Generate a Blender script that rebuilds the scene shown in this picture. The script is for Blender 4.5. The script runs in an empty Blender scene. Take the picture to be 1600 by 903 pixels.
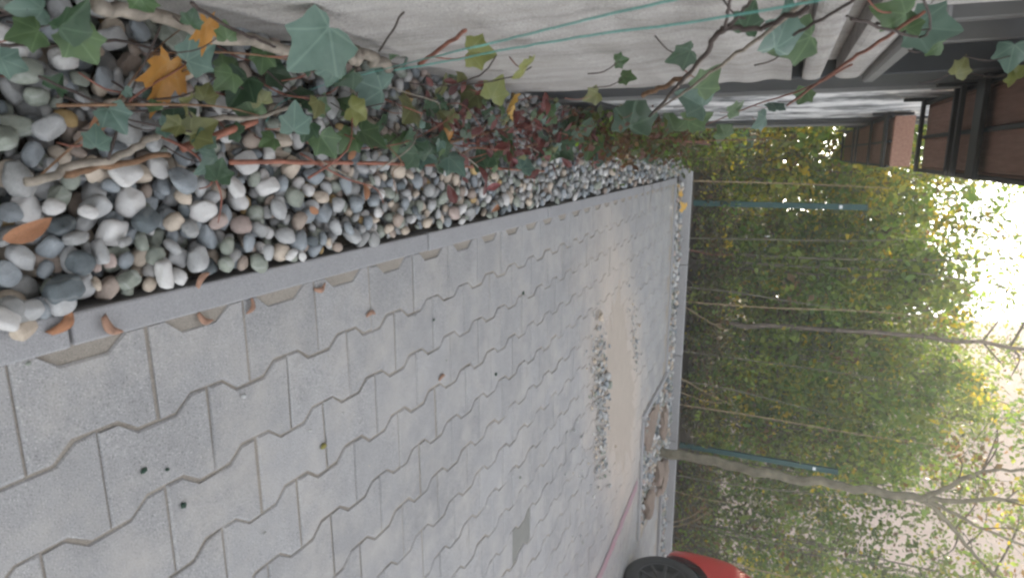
import bpy, bmesh, math, random
import numpy as np
from mathutils import Vector, Matrix

random.seed(7); rng = np.random.default_rng(7)
scene = bpy.context.scene
col = scene.collection

# ---------------------------------------------------------------- camera
CAM_H = 0.927
cam_data = bpy.data.cameras.new('camera'); cam = bpy.data.objects.new('camera', cam_data); col.objects.link(cam)
cam_data.sensor_fit = 'HORIZONTAL'; cam_data.sensor_width = 36.0; cam_data.lens = 21.935
cam_data.dof.use_dof = True; cam_data.dof.focus_distance = 2.4; cam_data.dof.aperture_fstop = 9.0
cam_data.clip_start = 0.02; cam_data.clip_end = 2000.0
# the phone was held upright but the photograph is stored on its side: picture-right is up
cam.matrix_world = Matrix(((0.00319886, -0.97774245, -0.20978432, 0.0),
                           (0.39370778, 0.19407343, -0.89851527, 0.0),
                           (0.91923009, -0.0797195, 0.38556562, CAM_H),
                           (0, 0, 0, 1)))
scene.camera = cam

# ---------------------------------------------------------------- sky and sun
SUN_DIR = Vector((0.0708, 0.9643, 0.2551)).normalized()
world = bpy.data.worlds.new('World'); scene.world = world; world.use_nodes = True
wn = world.node_tree.nodes; wl = world.node_tree.links; wn.clear()
sky = wn.new('ShaderNodeTexSky'); sky.sky_type = 'NISHITA'; sky.sun_disc = False
sky.sun_elevation = math.asin(SUN_DIR.z); sky.sun_rotation = math.atan2(SUN_DIR.x, SUN_DIR.y)
sky.air_density = 1.0; sky.dust_density = 0.4; sky.ozone_density = 2.0
bg = wn.new('ShaderNodeBackground'); bg.inputs['Strength'].default_value = 0.15
wo = wn.new('ShaderNodeOutputWorld'); veil = wn.new('ShaderNodeHueSaturation'); veil.inputs['Saturation'].default_value = 0.30   # thin high cloud whitens the whole sky
wl.new(sky.outputs[0], veil.inputs['Color']); wl.new(veil.outputs[0], bg.inputs[0]); wl.new(bg.outputs[0], wo.inputs[0])
sun_data = bpy.data.lights.new('sun', 'SUN'); sun_data.energy = 3.0; sun_data.angle = math.radians(0.6); sun_data.color = (1.0, 0.86, 0.66)
sun = bpy.data.objects.new('sun', sun_data); col.objects.link(sun)
sun.rotation_euler = (-SUN_DIR).to_track_quat('-Z', 'Y').to_euler(); sun.location = (2, 20, 12)
vs = scene.view_settings
vs.view_transform = 'Standard'; vs.look = 'None'; vs.gamma = 1.0; vs.use_curve_mapping = False; vs.exposure = 2.4
vs.use_white_balance = True; vs.white_balance_temperature = 6650; vs.white_balance_tint = 10.0
scene.render.engine = 'CYCLES'
cy = scene.cycles
cy.use_denoising = True; cy.max_bounces = 5; cy.transparent_max_bounces = 8; cy.diffuse_bounces = 3; cy.glossy_bounces = 3
cy.transmission_bounces = 4; cy.volume_bounces = 0; cy.filter_width = 2.5; cy.sample_clamp_indirect = 6.0
cy.caustics_reflective = False; cy.caustics_refractive = False

# ---------------------------------------------------------------- helpers
def put(o, label=None, cat=None, group=None, kind=None):
    if label: o['label'] = label
    if cat: o['category'] = cat
    if group: o['group'] = group
    if kind: o['kind'] = kind
    return o

def link(name, me, mat=None, parent=None, loc=None, rot=None):
    o = bpy.data.objects.new(name, me); col.objects.link(o)
    if mat is not None:
        for m in (mat if isinstance(mat, (list, tuple)) else [mat]):
            if me.materials.find(m.name) < 0: me.materials.append(m)
    if loc is not None: o.location = loc
    if rot is not None: o.rotation_euler = rot
    if parent is not None: o.parent = parent
    return o

def empty(name, loc=(0, 0, 0)):
    o = bpy.data.objects.new(name, None); col.objects.link(o); o.location = loc
    o.empty_display_size = 0.05
    return o

def child(name, me, mat, parent):
    """a part given in world coordinates under a thing whose origin is elsewhere"""
    o = link(name, me, mat, parent)
    o.matrix_parent_inverse = Matrix.Translation(-Vector(parent.location))
    return o

def smooth(me):
    me.polygons.foreach_set('use_smooth', [True] * len(me.polygons)); return me

def from_bm(bm, name='m', sm=False):
    me = bpy.data.meshes.new(name); bm.to_mesh(me); bm.free()
    if sm: smooth(me)
    return me

def box_bm(bm, x0, x1, y0, y1, z0, z1, bev=0.0, seg=1):
    r = bmesh.ops.create_cube(bm, size=1.0)
    vs_ = r['verts']
    for v in vs_:
        v.co = Vector(((x0 + x1) / 2 + v.co.x * (x1 - x0), (y0 + y1) / 2 + v.co.y * (y1 - y0), (z0 + z1) / 2 + v.co.z * (z1 - z0)))
    if bev > 0:
        es = list({e for v in vs_ for e in v.link_edges})
        bmesh.ops.bevel(bm, geom=es, offset=bev, segments=seg, affect='EDGES', profile=0.5)

def box(x0, x1, y0, y1, z0, z1, bev=0.0, seg=1):
    bm = bmesh.new(); box_bm(bm, x0, x1, y0, y1, z0, z1, bev, seg); return from_bm(bm)

def tube_data(pts, radii, n=6, V=None, F=None):
    V = [] if V is None else V; F = [] if F is None else F
    P = [Vector(p) for p in pts]; b = len(V)
    up_ = Vector((0.31, 0.17, 0.93))
    for i, p in enumerate(P):
        t = (P[min(i + 1, len(P) - 1)] - P[max(i - 1, 0)])
        t = t.normalized() if t.length > 1e-9 else Vector((0, 0, 1))
        s = t.cross(up_)
        if s.length < 0.05: s = t.cross(Vector((1, 0, 0)))
        s.normalize(); u = s.cross(t)
        for k in range(n):
            a = 2 * math.pi * k / n
            V.append(tuple(p + (s * math.cos(a) + u * math.sin(a)) * radii[i]))
    for i in range(len(P) - 1):
        for k in range(n):
            a, c = b + i * n + k, b + i * n + (k + 1) % n
            F.append((a, c, c + n, a + n))
    F.append(tuple(range(b + n - 1, b - 1, -1))); e = b + (len(P) - 1) * n
    F.append(tuple(range(e, e + n)))
    return V, F

def mesh(V, F, sm=True):
    me = bpy.data.meshes.new('m'); me.from_pydata(V, [], F); me.update()
    return smooth(me) if sm else me

def spline(pts, n=6):
    P = [Vector(p) for p in pts]; out = []
    for i in range(len(P) - 1):
        p0, p1, p2, p3 = P[max(i - 1, 0)], P[i], P[i + 1], P[min(i + 2, len(P) - 1)]
        for k in range(n):
            t = k / n
            out.append(0.5 * ((2 * p1) + (p2 - p0) * t + (2 * p0 - 5 * p1 + 4 * p2 - p3) * t * t + (3 * p1 - p0 - 3 * p2 + p3) * t ** 3))
    out.append(P[-1]); return out

def tube(pts, r0, r1, n=6, wob=0.0, sub=5):
    S = spline(pts, sub) if len(pts) > 2 else [Vector(p) for p in pts]
    if wob:
        S = [S[0]] + [p + Vector((random.gauss(0, wob), random.gauss(0, wob), random.gauss(0, wob))) for p in S[1:]]
    m_ = len(S) - 1
    return mesh(*tube_data(S, [r0 + (r1 - r0) * i / m_ for i in range(m_ + 1)], n))

# ---------------------------------------------------------------- materials
class N:
    def __init__(s, name):
        s.m = bpy.data.materials.new(name); s.m.use_nodes = True; s.t = s.m.node_tree; s.n = s.t.nodes; s.l = s.t.links
        s.b = s.n['Principled BSDF']; s.out = s.n['Material Output']
    def new(s, t, **k):
        x = s.n.new(t)
        for a, v in k.items(): setattr(x, a, v)
        return x
    def coord(s, kind='Object'): return s.new('ShaderNodeTexCoord').outputs[kind]
    def geo(s): return s.new('ShaderNodeNewGeometry').outputs['Position']
    def noise(s, vec, scale, detail=4, rough=0.55):
        x = s.new('ShaderNodeTexNoise'); x.inputs['Scale'].default_value = scale; x.inputs['Detail'].default_value = detail
        x.inputs['Roughness'].default_value = rough
        if vec is not None: s.l.new(vec, x.inputs['Vector'])
        return x.outputs['Fac']
    def ramp(s, fac, stops, interp='LINEAR'):
        x = s.new('ShaderNodeValToRGB'); x.color_ramp.interpolation = interp; e = x.color_ramp.elements
        while len(e) < len(stops): e.new(0.5)
        for el, (p, c) in zip(e, stops):
            el.position = p; el.color = tuple(c) + (1,) if len(c) == 3 else c
        s.l.new(fac, x.inputs[0]); return x.outputs[0]
    def mix(s, fac, a, b, mode='MIX'):
        x = s.new('ShaderNodeMixRGB', blend_type=mode)
        for i, v in enumerate((fac, a, b)):
            if isinstance(v, (int, float)): x.inputs[i].default_value = v
            elif isinstance(v, tuple): x.inputs[i].default_value = v + (1,) if len(v) == 3 else v
            else: s.l.new(v, x.inputs[i])
        return x.outputs[0]
    def math(s, op, a, b=0.0, c=None):
        x = s.new('ShaderNodeMath', operation=op)
        for i, v in enumerate((a, b) if c is None else (a, b, c)):
            if isinstance(v, (int, float)): x.inputs[i].default_value = v
            else: s.l.new(v, x.inputs[i])
        return x.outputs[0]
    def bump(s, h, dist, strength=1.0):
        x = s.new('ShaderNodeBump'); x.inputs['Distance'].default_value = dist; x.inputs['Strength'].default_value = strength
        s.l.new(h, x.inputs['Height']); s.l.new(x.outputs[0], s.b.inputs['Normal'])
    def done(s, color=None, rough=0.8, spec=0.3, metal=0.0):
        if color is not None:
            if isinstance(color, tuple): s.b.inputs['Base Color'].default_value = color + (1,)
            else: s.l.new(color, s.b.inputs['Base Color'])
        if isinstance(rough, (int, float)): s.b.inputs['Roughness'].default_value = rough
        else: s.l.new(rough, s.b.inputs['Roughness'])
        s.b.inputs['Specular IOR Level'].default_value = spec; s.b.inputs['Metallic'].default_value = metal
        return s.m

def simple(name, c, rough=0.7, spec=0.3, metal=0.0, var=0.25, scale=12.0, bump=0.0):
    s = N(name); v = s.coord('Object')
    f = s.noise(v, scale, 5)
    a = tuple(x * (1 - var) for x in c); b = tuple(min(1, x * (1 + var)) for x in c)
    if bump: s.bump(s.noise(v, scale * 6, 6), bump)
    return s.done(s.ramp(f, [(0.3, a), (0.7, b)]), rough, spec, metal)

def dust_mask(s, P):
    """trodden sand lying on the paving in front of the tree bed"""
    sp = s.new('ShaderNodeSeparateXYZ'); s.l.new(P, sp.inputs[0])
    x = s.math('SUBTRACT', sp.outputs[0], 1.62); y = s.math('SUBTRACT', s.math('SUBTRACT', sp.outputs[1], 4.10), s.math('MULTIPLY', x, 0.42))
    r = s.math('SQRT', s.math('ADD', s.math('POWER', s.math('ABSOLUTE', s.math('DIVIDE', x, 1.25)), 2.0), s.math('POWER', s.math('ABSOLUTE', s.math('DIVIDE', y, 0.72)), 2.0)))
    n = s.math('ADD', s.math('MULTIPLY', s.noise(P, 2.6, 6, 0.62), 1.1), s.math('MULTIPLY', s.noise(P, 30, 4, 0.7), 0.35))
    return s.ramp(s.math('ADD', r, n), [(0.95 / 2, (0.85,) * 3), (1.0, (0, 0, 0))]) if False else s.ramp(s.math('MULTIPLY', s.math('ADD', r, n), 0.5), [(0.60, (0.92,) * 3), (1.0, (0, 0, 0))])

def concrete(name, lo, hi, grain=420.0, bump=0.0012, rough=0.85, dirt=None, rnd=True, streak=0.0, dust=False):
    s = N(name); P = s.geo()
    big = s.noise(P, 2.3, 5, 0.6); mid = s.noise(P, 17.0, 5, 0.65); fine = s.noise(P, grain, 2, 0.7)
    f = s.math('ADD', s.math('MULTIPLY', big, 0.45), s.math('MULTIPLY', mid, 0.35))
    f = s.math('ADD', f, s.math('MULTIPLY', fine, 0.2))
    if rnd:
        oi = s.math('FRACT', s.math('ADD', s.new('ShaderNodeNewGeometry').outputs['Random Per Island'], s.new('ShaderNodeObjectInfo').outputs['Random']))
        f = s.math('ADD', f, s.math('MULTIPLY', s.math('SUBTRACT', oi, 0.5), 0.11))
    c = s.ramp(f, [(0.3, lo), (0.7, hi)])
    sp = s.ramp(s.noise(P, grain * 1.6, 1, 0.5), [(0.28, (0.42,) * 3), (0.42, (1, 1, 1)), (0.62, (1, 1, 1)), (0.74, (1.7, 1.68, 1.62))])
    c = s.mix(1.0, c, sp, 'MULTIPLY')
    if dirt:
        d = s.ramp(s.noise(P, 5.5, 6, 0.7), [(0.46, (0, 0, 0)), (0.70, (1, 1, 1))])
        c = s.mix(s.math('MULTIPLY', d, 0.7), c, dirt)
        e = s.ramp(s.noise(P, 3.1, 7, 0.72), [(0.60, (0, 0, 0)), (0.74, (1, 1, 1))])
        c = s.mix(s.math('MULTIPLY', e, 0.45), c, tuple(x * 0.5 for x in lo))
    if dust: c = s.mix(dust_mask(s, P), c, (0.47, 0.405, 0.345))
    if streak:
        mp = s.new('ShaderNodeMapping'); mp.inputs['Scale'].default_value = (9, 9, 0.7); s.l.new(P, mp.inputs[0])
        k = s.ramp(s.noise(mp.outputs[0], 2.0, 5, 0.6), [(0.42, (1, 1, 1)), (0.75, (1 - streak,) * 3)])
        c = s.mix(1.0, c, k, 'MULTIPLY')
    s.bump(s.math('ADD', s.math('MULTIPLY', fine, 0.6), s.math('MULTIPLY', s.noise(P, 60, 4), 1.0)), bump)
    return s.done(c, rough, 0.25)

M = {}
M['paver'] = concrete('concrete_paver', (0.235, 0.23, 0.228), (0.36, 0.352, 0.346), grain=300.0, dirt=(0.40, 0.375, 0.345), dust=True)
M['paver_dark'] = concrete('worn_dark_paver', (0.15, 0.15, 0.135), (0.235, 0.23, 0.21))
M['kerb'] = concrete('kerb_concrete', (0.25, 0.247, 0.25), (0.325, 0.32, 0.322), bump=0.0006, dirt=(0.3, 0.29, 0.29))
M['wall'] = concrete('wall_concrete', (0.31, 0.287, 0.268), (0.44, 0.415, 0.392), bump=0.0016, streak=0.35, grain=200, dirt=(0.28, 0.26, 0.235))
M['plaster'] = None
M['boulder'] = concrete('sandstone', (0.17, 0.125, 0.10), (0.31, 0.245, 0.20), bump=0.006)
def sand_mat(name, lo, hi):
    s = N(name); P = s.geo()
    f = s.noise(P, 700, 2, 0.7); g = s.noise(P, 9, 5)
    c = s.ramp(f, [(0.3, lo), (0.65, hi)]); c = s.mix(s.math('MULTIPLY', g, 0.35), c, tuple(x * 0.55 for x in lo))
    s.bump(f, 0.002); return s.done(c, 0.95, 0.15)
M['joint_sand'] = sand_mat('joint_sand', (0.23, 0.205, 0.175), (0.46, 0.41, 0.35))
M['sand'] = sand_mat('sand', (0.38, 0.325, 0.275), (0.53, 0.46, 0.39))
M['soil'] = sand_mat('soil', (0.035, 0.027, 0.02), (0.10, 0.08, 0.06))

def pebble_mat(name, lo, hi, vein=None):
    s = N(name); v = s.coord('Object'); P = s.geo()
    f = s.noise(P, 38, 4, 0.6); g = s.noise(P, 320, 3, 0.7)
    c = s.ramp(s.math('ADD', s.math('MULTIPLY', f, 0.65), s.math('MULTIPLY', g, 0.35)), [(0.32, lo), (0.68, hi)])
    if vein:
        w = s.new('ShaderNodeTexWave'); w.inputs['Scale'].default_value = 9; w.inputs['Distortion'].default_value = 14; w.inputs['Detail'].default_value = 3
        s.l.new(P, w.inputs['Vector'])
        c = s.mix(s.ramp(w.outputs['Fac'], [(0.90, (0, 0, 0)), (0.99, (0.45, 0.45, 0.45))]), c, vein)
    s.bump(s.math('ADD', g, s.math('MULTIPLY', s.noise(P, 90, 4), 1.5)), 0.0012)
    return s.done(c, 0.62, 0.35)
PEB = [('grey_pebble', (0.155, 0.155, 0.15), (0.27, 0.265, 0.255), None, 5), ('bluegrey_pebble', (0.145, 0.16, 0.17), (0.24, 0.255, 0.265), None, 4.5),
       ('green_pebble', (0.135, 0.15, 0.125), (0.235, 0.245, 0.205), (0.34, 0.35, 0.32), 4), ('white_pebble', (0.46, 0.44, 0.42), (0.60, 0.585, 0.56), None, 4),
       ('beige_pebble', (0.38, 0.31, 0.24), (0.56, 0.475, 0.385), None, 2.6), ('brown_pebble', (0.17, 0.135, 0.11), (0.30, 0.24, 0.20), None, 2),
       ('pink_pebble', (0.31, 0.235, 0.205), (0.46, 0.37, 0.33), None, .6), ('dark_pebble', (0.05, 0.06, 0.065), (0.10, 0.115, 0.12), (0.2, 0.21, 0.21), 1),
       ('pale_grey_pebble', (0.30, 0.30, 0.295), (0.45, 0.445, 0.435), None, 4), ('ochre_pebble', (0.34, 0.22, 0.09), (0.48, 0.34, 0.16), None, 0.35)]
PM = [pebble_mat(a, tuple(x * (1.2 if b[0] < .2 else .95) for x in b), tuple(x * (1.22 if b[0] < .2 else .92) for x in c), d) for a, b, c, d, w in PEB]
PW = np.array([p[4] for p in PEB], float); PW /= PW.sum()

def leaf_mat(name, trans=0.5, rough=0.5, spec=0.35):
    """bulk foliage: every leaf carries its own colour in the attribute leaf_colour"""
    s = N(name); a = s.new('ShaderNodeAttribute'); a.attribute_name = 'leaf_colour'
    c = s.mix(s.math('MULTIPLY', s.noise(s.geo(), 60, 2), 0.35), a.outputs['Color'], (0.05, 0.05, 0.02))
    s.done(c, rough, spec)
    tr = s.new('ShaderNodeBsdfTranslucent'); s.l.new(s.mix(1.0, c, (1.5, 1.45, 0.8), 'MULTIPLY'), tr.inputs[0])
    mx = s.new('ShaderNodeMixShader'); mx.inputs[0].default_value = trans
    s.l.new(s.b.outputs[0], mx.inputs[1]); s.l.new(tr.outputs[0], mx.inputs[2]); s.l.new(mx.outputs[0], s.out.inputs[0])
    return s.m
M['foliage'] = leaf_mat('foliage')

def veined(name, c0, c1, vein, trans=0.25, rough=0.42, angs=(0, 48, -48, 104, -104)):
    """one large leaf: veins run out from the stalk along the lobes (object space, leaf length 1 along +Y)"""
    s = N(name); v = s.coord('Object'); sp = s.new('ShaderNodeSeparateXYZ'); s.l.new(v, sp.inputs[0])
    x, y = sp.outputs[0], s.math('SUBTRACT', sp.outputs[1], 0.12)
    d = None
    for a in angs:
        ca, sa = math.cos(math.radians(a)), math.sin(math.radians(a))
        dist = s.math('ABSOLUTE', s.math('SUBTRACT', s.math('MULTIPLY', x, ca), s.math('MULTIPLY', y, sa)))
        along = s.math('ADD', s.math('MULTIPLY', x, sa), s.math('MULTIPLY', y, ca))
        pen = s.math('ADD', dist, s.math('MULTIPLY', s.math('LESS_THAN', along, 0.0), 9.0))
        d = pen if d is None else s.math('MINIMUM', d, pen)
    oi = s.new('ShaderNodeObjectInfo').outputs['Random']
    f = s.math('ADD', s.math('MULTIPLY', s.noise(s.geo(), 45, 4), 0.7), s.math('MULTIPLY', oi, 0.3))
    c = s.ramp(f, [(0.3, c0), (0.7, c1)])
    c = s.mix(s.ramp(d, [(0.003, (0.38, 0.38, 0.38)), (0.028, (0, 0, 0))]), c, vein)
    s.bump(d, 0.004, 0.6)
    s.done(c, rough, 0.4)
    tr = s.new('ShaderNodeBsdfTranslucent'); s.l.new(c, tr.inputs[0])
    mx = s.new('ShaderNodeMixShader'); mx.inputs[0].default_value = trans
    s.l.new(s.b.outputs[0], mx.inputs[1]); s.l.new(tr.outputs[0], mx.inputs[2]); s.l.new(mx.outputs[0], s.out.inputs[0])
    return s.m
M['ivy_b'] = veined('ivy_bluegreen', (0.065, 0.115, 0.09), (0.11, 0.175, 0.135), (0.22, 0.31, 0.25))
M['ivy_g'] = veined('ivy_green', (0.045, 0.085, 0.035), (0.08, 0.13, 0.05), (0.17, 0.25, 0.12))
M['ivy_d'] = veined('ivy_dark', (0.022, 0.05, 0.025), (0.045, 0.085, 0.042), (0.12, 0.19, 0.11))
M['ivy_o'] = veined('ivy_olive', (0.09, 0.10, 0.035), (0.15, 0.15, 0.055), (0.28, 0.28, 0.13))
M['ivy_y'] = veined('ivy_yellowing', (0.14, 0.155, 0.045), (0.21, 0.215, 0.06), (0.27, 0.28, 0.13))
M['maple_orange'] = veined('maple_orange', (0.34, 0.15, 0.03), (0.52, 0.25, 0.05), (0.42, 0.26, 0.10))
M['maple_yellow'] = veined('maple_yellow', (0.52, 0.30, 0.05), (0.70, 0.42, 0.09), (0.6, 0.42, 0.16))
M['dead_leaf'] = simple('dead_leaf', (0.27, 0.13, 0.07), 0.7, 0.2, var=0.35, scale=60)
M['seed'] = simple('winged_seed', (0.28, 0.165, 0.115), 0.7, 0.2, var=0.3, scale=60)
M['stem_pale'] = simple('pale_stem', (0.25, 0.215, 0.175), 0.8, 0.2, var=0.3, scale=50, bump=0.002)
M['stem_brown'] = simple('brown_stem', (0.19, 0.11, 0.065), 0.8, 0.2, var=0.35, scale=50, bump=0.002)
M['stem_dark'] = simple('dark_stem', (0.06, 0.045, 0.04), 0.8, 0.2, var=0.3, scale=50)
M['stem_red'] = simple('red_stem', (0.21, 0.085, 0.06), 0.7, 0.25, var=0.35, scale=50)
M['cane'] = simple('cane', (0.25, 0.10, 0.065), 0.6, 0.3, var=0.35, scale=25, bump=0.001)
M['twine'] = simple('green_twine', (0.10, 0.27, 0.235), 0.6, 0.4, var=0.15, scale=200)
M['bark'] = simple('bark', (0.13, 0.105, 0.085), 0.9, 0.2, var=0.4, scale=18, bump=0.006)
M['bark_grey'] = simple('mossy_bark', (0.15, 0.135, 0.095), 0.9, 0.2, var=0.35, scale=14, bump=0.005)
M['twig'] = simple('twig_bark', (0.085, 0.07, 0.055), 0.9, 0.2, var=0.3, scale=20)
M['dry_stalk'] = simple('dry_stalk', (0.30, 0.22, 0.13), 0.8, 0.2, var=0.3, scale=20)
M['post_green'] = simple('green_post_paint', (0.004, 0.045, 0.042), 0.6, 0.4, var=0.15, scale=9)
M['cap'] = simple('post_clip', (0.62, 0.64, 0.66), 0.45, 0.4, var=0.1)
M['steel'] = simple('dark_steel', (0.028, 0.03, 0.033), 0.6, 0.4, var=0.25, scale=10)
M['steel_black'] = simple('black_steel', (0.018, 0.019, 0.02), 0.5, 0.35, var=0.25, scale=15)
def wood(name, a, b):
    s = N(name); mp = s.new('ShaderNodeMapping'); mp.inputs['Scale'].default_value = (14, 1.2, 14); s.l.new(s.coord('Object'), mp.inputs[0])
    f = s.noise(mp.outputs[0], 6, 6, 0.65); s.bump(f, 0.002)
    return s.done(s.ramp(f, [(0.3, a), (0.7, b)]), 0.65, 0.3)
M['wood'] = wood('redbrown_wood', (0.22, 0.115, 0.08), (0.36, 0.20, 0.145))
M['glass'] = simple('dark_glass', (0.015, 0.017, 0.02), 0.08, 0.5, var=0.1)
M['frame'] = simple('pale_window_frame', (0.17, 0.165, 0.16), 0.5, 0.3, var=0.1)
M['tyre'] = simple('tyre_rubber', (0.018, 0.018, 0.02), 0.75, 0.3, var=0.2, scale=20)
M['rim'] = simple('black_rim', (0.022, 0.023, 0.025), 0.4, 0.4, var=0.1)
M['blackplastic'] = simple('black_plastic', (0.012, 0.012, 0.013), 0.6, 0.3, var=0.2)
s_ = N('red_car_paint'); s_.b.inputs['Coat Weight'].default_value = 0.8; s_.b.inputs['Coat Roughness'].default_value = 0.06
M['car_red'] = s_.done((0.42, 0.018, 0.02), 0.35, 0.5)
s_ = N('car_lamp'); M['lamp_red'] = s_.done((0.35, 0.01, 0.01), 0.1, 0.6)
M['pink_paint'] = None
s_ = N('worn_pink_paint'); P_ = s_.geo(); f_ = s_.ramp(s_.noise(P_, 45, 5, 0.7), [(0.36, (0.29, 0.27, 0.275)), (0.66, (0.40, 0.185, 0.225))])
M['pink_paint'] = s_.done(f_, 0.8, 0.2)
s_ = N('mottled_plaster'); P_ = s_.geo(); f_ = s_.noise(P_, 3.6, 6, 0.62); g_ = s_.noise(P_, 16, 5, 0.7)
c_ = s_.ramp(s_.math('ADD', s_.math('MULTIPLY', f_, 0.7), s_.math('MULTIPLY', g_, 0.3)), [(0.40, (0.10, 0.105, 0.105)), (0.49, (0.33, 0.33, 0.33)), (0.56, (0.62, 0.61, 0.60))])  # noise mottles the plaster from dark grey to off-white
s_.bump(s_.noise(P_, 90, 5), 0.002); M['plaster'] = s_.done(c_, 0.9, 0.2)
M['far_wall'] = concrete('far_render', (0.50, 0.37, 0.31), (0.66, 0.52, 0.45), grain=60, bump=0.002, rnd=False, streak=0.12)
M['far_white'] = concrete('far_white_render', (0.62, 0.62, 0.62), (0.76, 0.76, 0.77), grain=60, bump=0.002, rnd=False)
M['roof'] = simple('roof_tile', (0.25, 0.11, 0.08), 0.8, 0.2, var=0.3, scale=4)

# ---------------------------------------------------------------- measured positions (metres)
IVY = [(-0.17,0.83,0.234,0.099,'b'),(-0.153,1.017,0.122,0.06,'b'),(-0.154,1.216,0.058,0.092,'b'),(-0.153,1.083,0.098,0.056,'d'),(-0.064,0.909,0.114,0.056,'b'),(-0.149,0.948,0.05,0.056,'d'),(-0.114,1.003,0.05,0.055,'d'),(-0.106,1.151,0.05,0.052,'g'),(-0.021,0.992,0.114,0.055,'g'),(-0.029,1.134,0.058,0.056,'g'),(-0.038,1.171,0.09,0.071,'g'),(-0.09,1.13,0.09,0.055,'y'),(-0.102,1.331,0.09,0.081,'o'),(-0.17,1.512,0.077,0.075,'o'),(-0.001,1.456,0.05,0.078,'b'),(0.021,1.499,0.122,0.07,'b'),(-0.005,1.387,0.05,0.071,'d'),(-0.163,1.734,0.05,0.08,'o'),(-0.17,1.573,0.208,0.071,'y'),(-0.17,1.005,0.438,0.052,'y'),(-0.17,1.206,0.441,0.056,'y'),(-0.17,1.167,0.746,0.049,'d'),(-0.17,1.583,0.745,0.074,'g'),(-0.17,2.176,0.635,0.113,'b'),(-0.17,2.656,0.334,0.173,'d'),(-0.17,3.829,0.304,0.179,'g'),(-0.17,3.213,0.524,0.133,'g'),(-0.078,2.646,0.122,0.142,'d'),(-0.039,2.793,0.114,0.119,'g'),(0.0,3.053,0.098,0.13,'b'),(-0.083,2.52,0.05,0.115,'d'),(-0.018,2.487,0.09,0.102,'d'),(-0.17,0.909,0.87,0.04,'d'),(-0.17,0.996,0.911,0.073,'b'),(-0.17,1.131,0.927,0.068,'g'),(-0.17,0.942,1.035,0.044,'g'),(-0.17,1.002,1.06,0.038,'g'),(-0.17,1.081,1.101,0.063,'b'),(-0.17,1.22,1.125,0.038,'g'),(-0.17,1.57,1.238,0.043,'o'),(-0.17,1.436,1.285,0.052,'b'),(-0.17,1.743,1.373,0.048,'y'),(-0.137,0.556,0.098,0.05,'g'),(-0.165,0.536,0.114,0.053,'d'),(-0.141,0.49,0.098,0.038,'g'),(-0.17,0.502,0.091,0.039,'b'),(-0.152,0.738,0.09,0.055,'b'),(-0.17,0.542,0.235,0.031,'g'),(-0.17,0.698,0.192,0.027,'g'),(-0.11,0.838,0.066,0.064,'d'),(-0.086,0.86,0.058,0.05,'g'),(-0.05,0.592,0.09,0.04,'b'),(-0.024,0.562,0.09,0.033,'b'),(0.011,0.741,0.09,0.052,'b'),(0.024,0.733,0.114,0.038,'d'),(-0.085,0.615,0.09,0.015,'b'),(-0.087,0.674,0.05,0.018,'b'),(-0.071,0.652,0.09,0.02,'g'),(-0.058,0.73,0.05,0.045,'d'),(-0.041,0.677,0.082,0.029,'b'),(-0.042,2.332,0.05,0.092,'d'),(-0.142,2.699,0.09,0.099,'g'),(-0.125,3.413,0.05,0.13,'g'),(-0.007,4.39,0.05,0.147,'d'),(-0.08,4.991,0.05,0.156,'g'),(-0.17,5.055,0.485,0.156,'g'),(-0.17,7.072,0.503,0.233,'d'),(-0.17,3.679,0.797,0.113,'b'),(-0.17,2.61,0.74,0.075,'g'),(-0.17,2.501,0.877,0.067,'b'),(-0.17,2.132,0.962,0.057,'g'),(-0.097,9.221,0.05,0.323,'y'),(-0.078,1.281,0.05,0.057,'d'),(-0.027,1.317,0.05,0.055,'g'),(-0.029,1.482,0.09,0.063,'d'),(0.028,2.068,0.09,0.078,'b'),(0.014,1.733,0.09,0.071,'d'),(-0.015,1.902,0.09,0.068,'g'),(-0.027,0.91,0.05,0.036,'g'),(-0.046,0.968,0.09,0.042,'d'),(-0.17,0.618,0.221,0.025,'d'),(-0.159,0.869,0.09,0.042,'g'),(-0.1,0.855,0.09,0.037,'o'),(-0.067,1.631,0.09,0.06,'d'),(-0.147,2.292,0.09,0.075,'g'),(-0.17,1.861,0.388,0.052,'o'),(-0.17,1.444,0.589,0.037,'g'),(-0.17,1.199,0.633,0.026,'g'),(-0.096,1.52,0.09,0.053,'o'),(-0.042,0.83,0.05,0.032,'d'),(-0.045,0.771,0.05,0.029,'g'),(-0.093,0.548,0.05,0.028,'d'),(-0.111,0.498,0.05,0.035,'b')]
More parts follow.
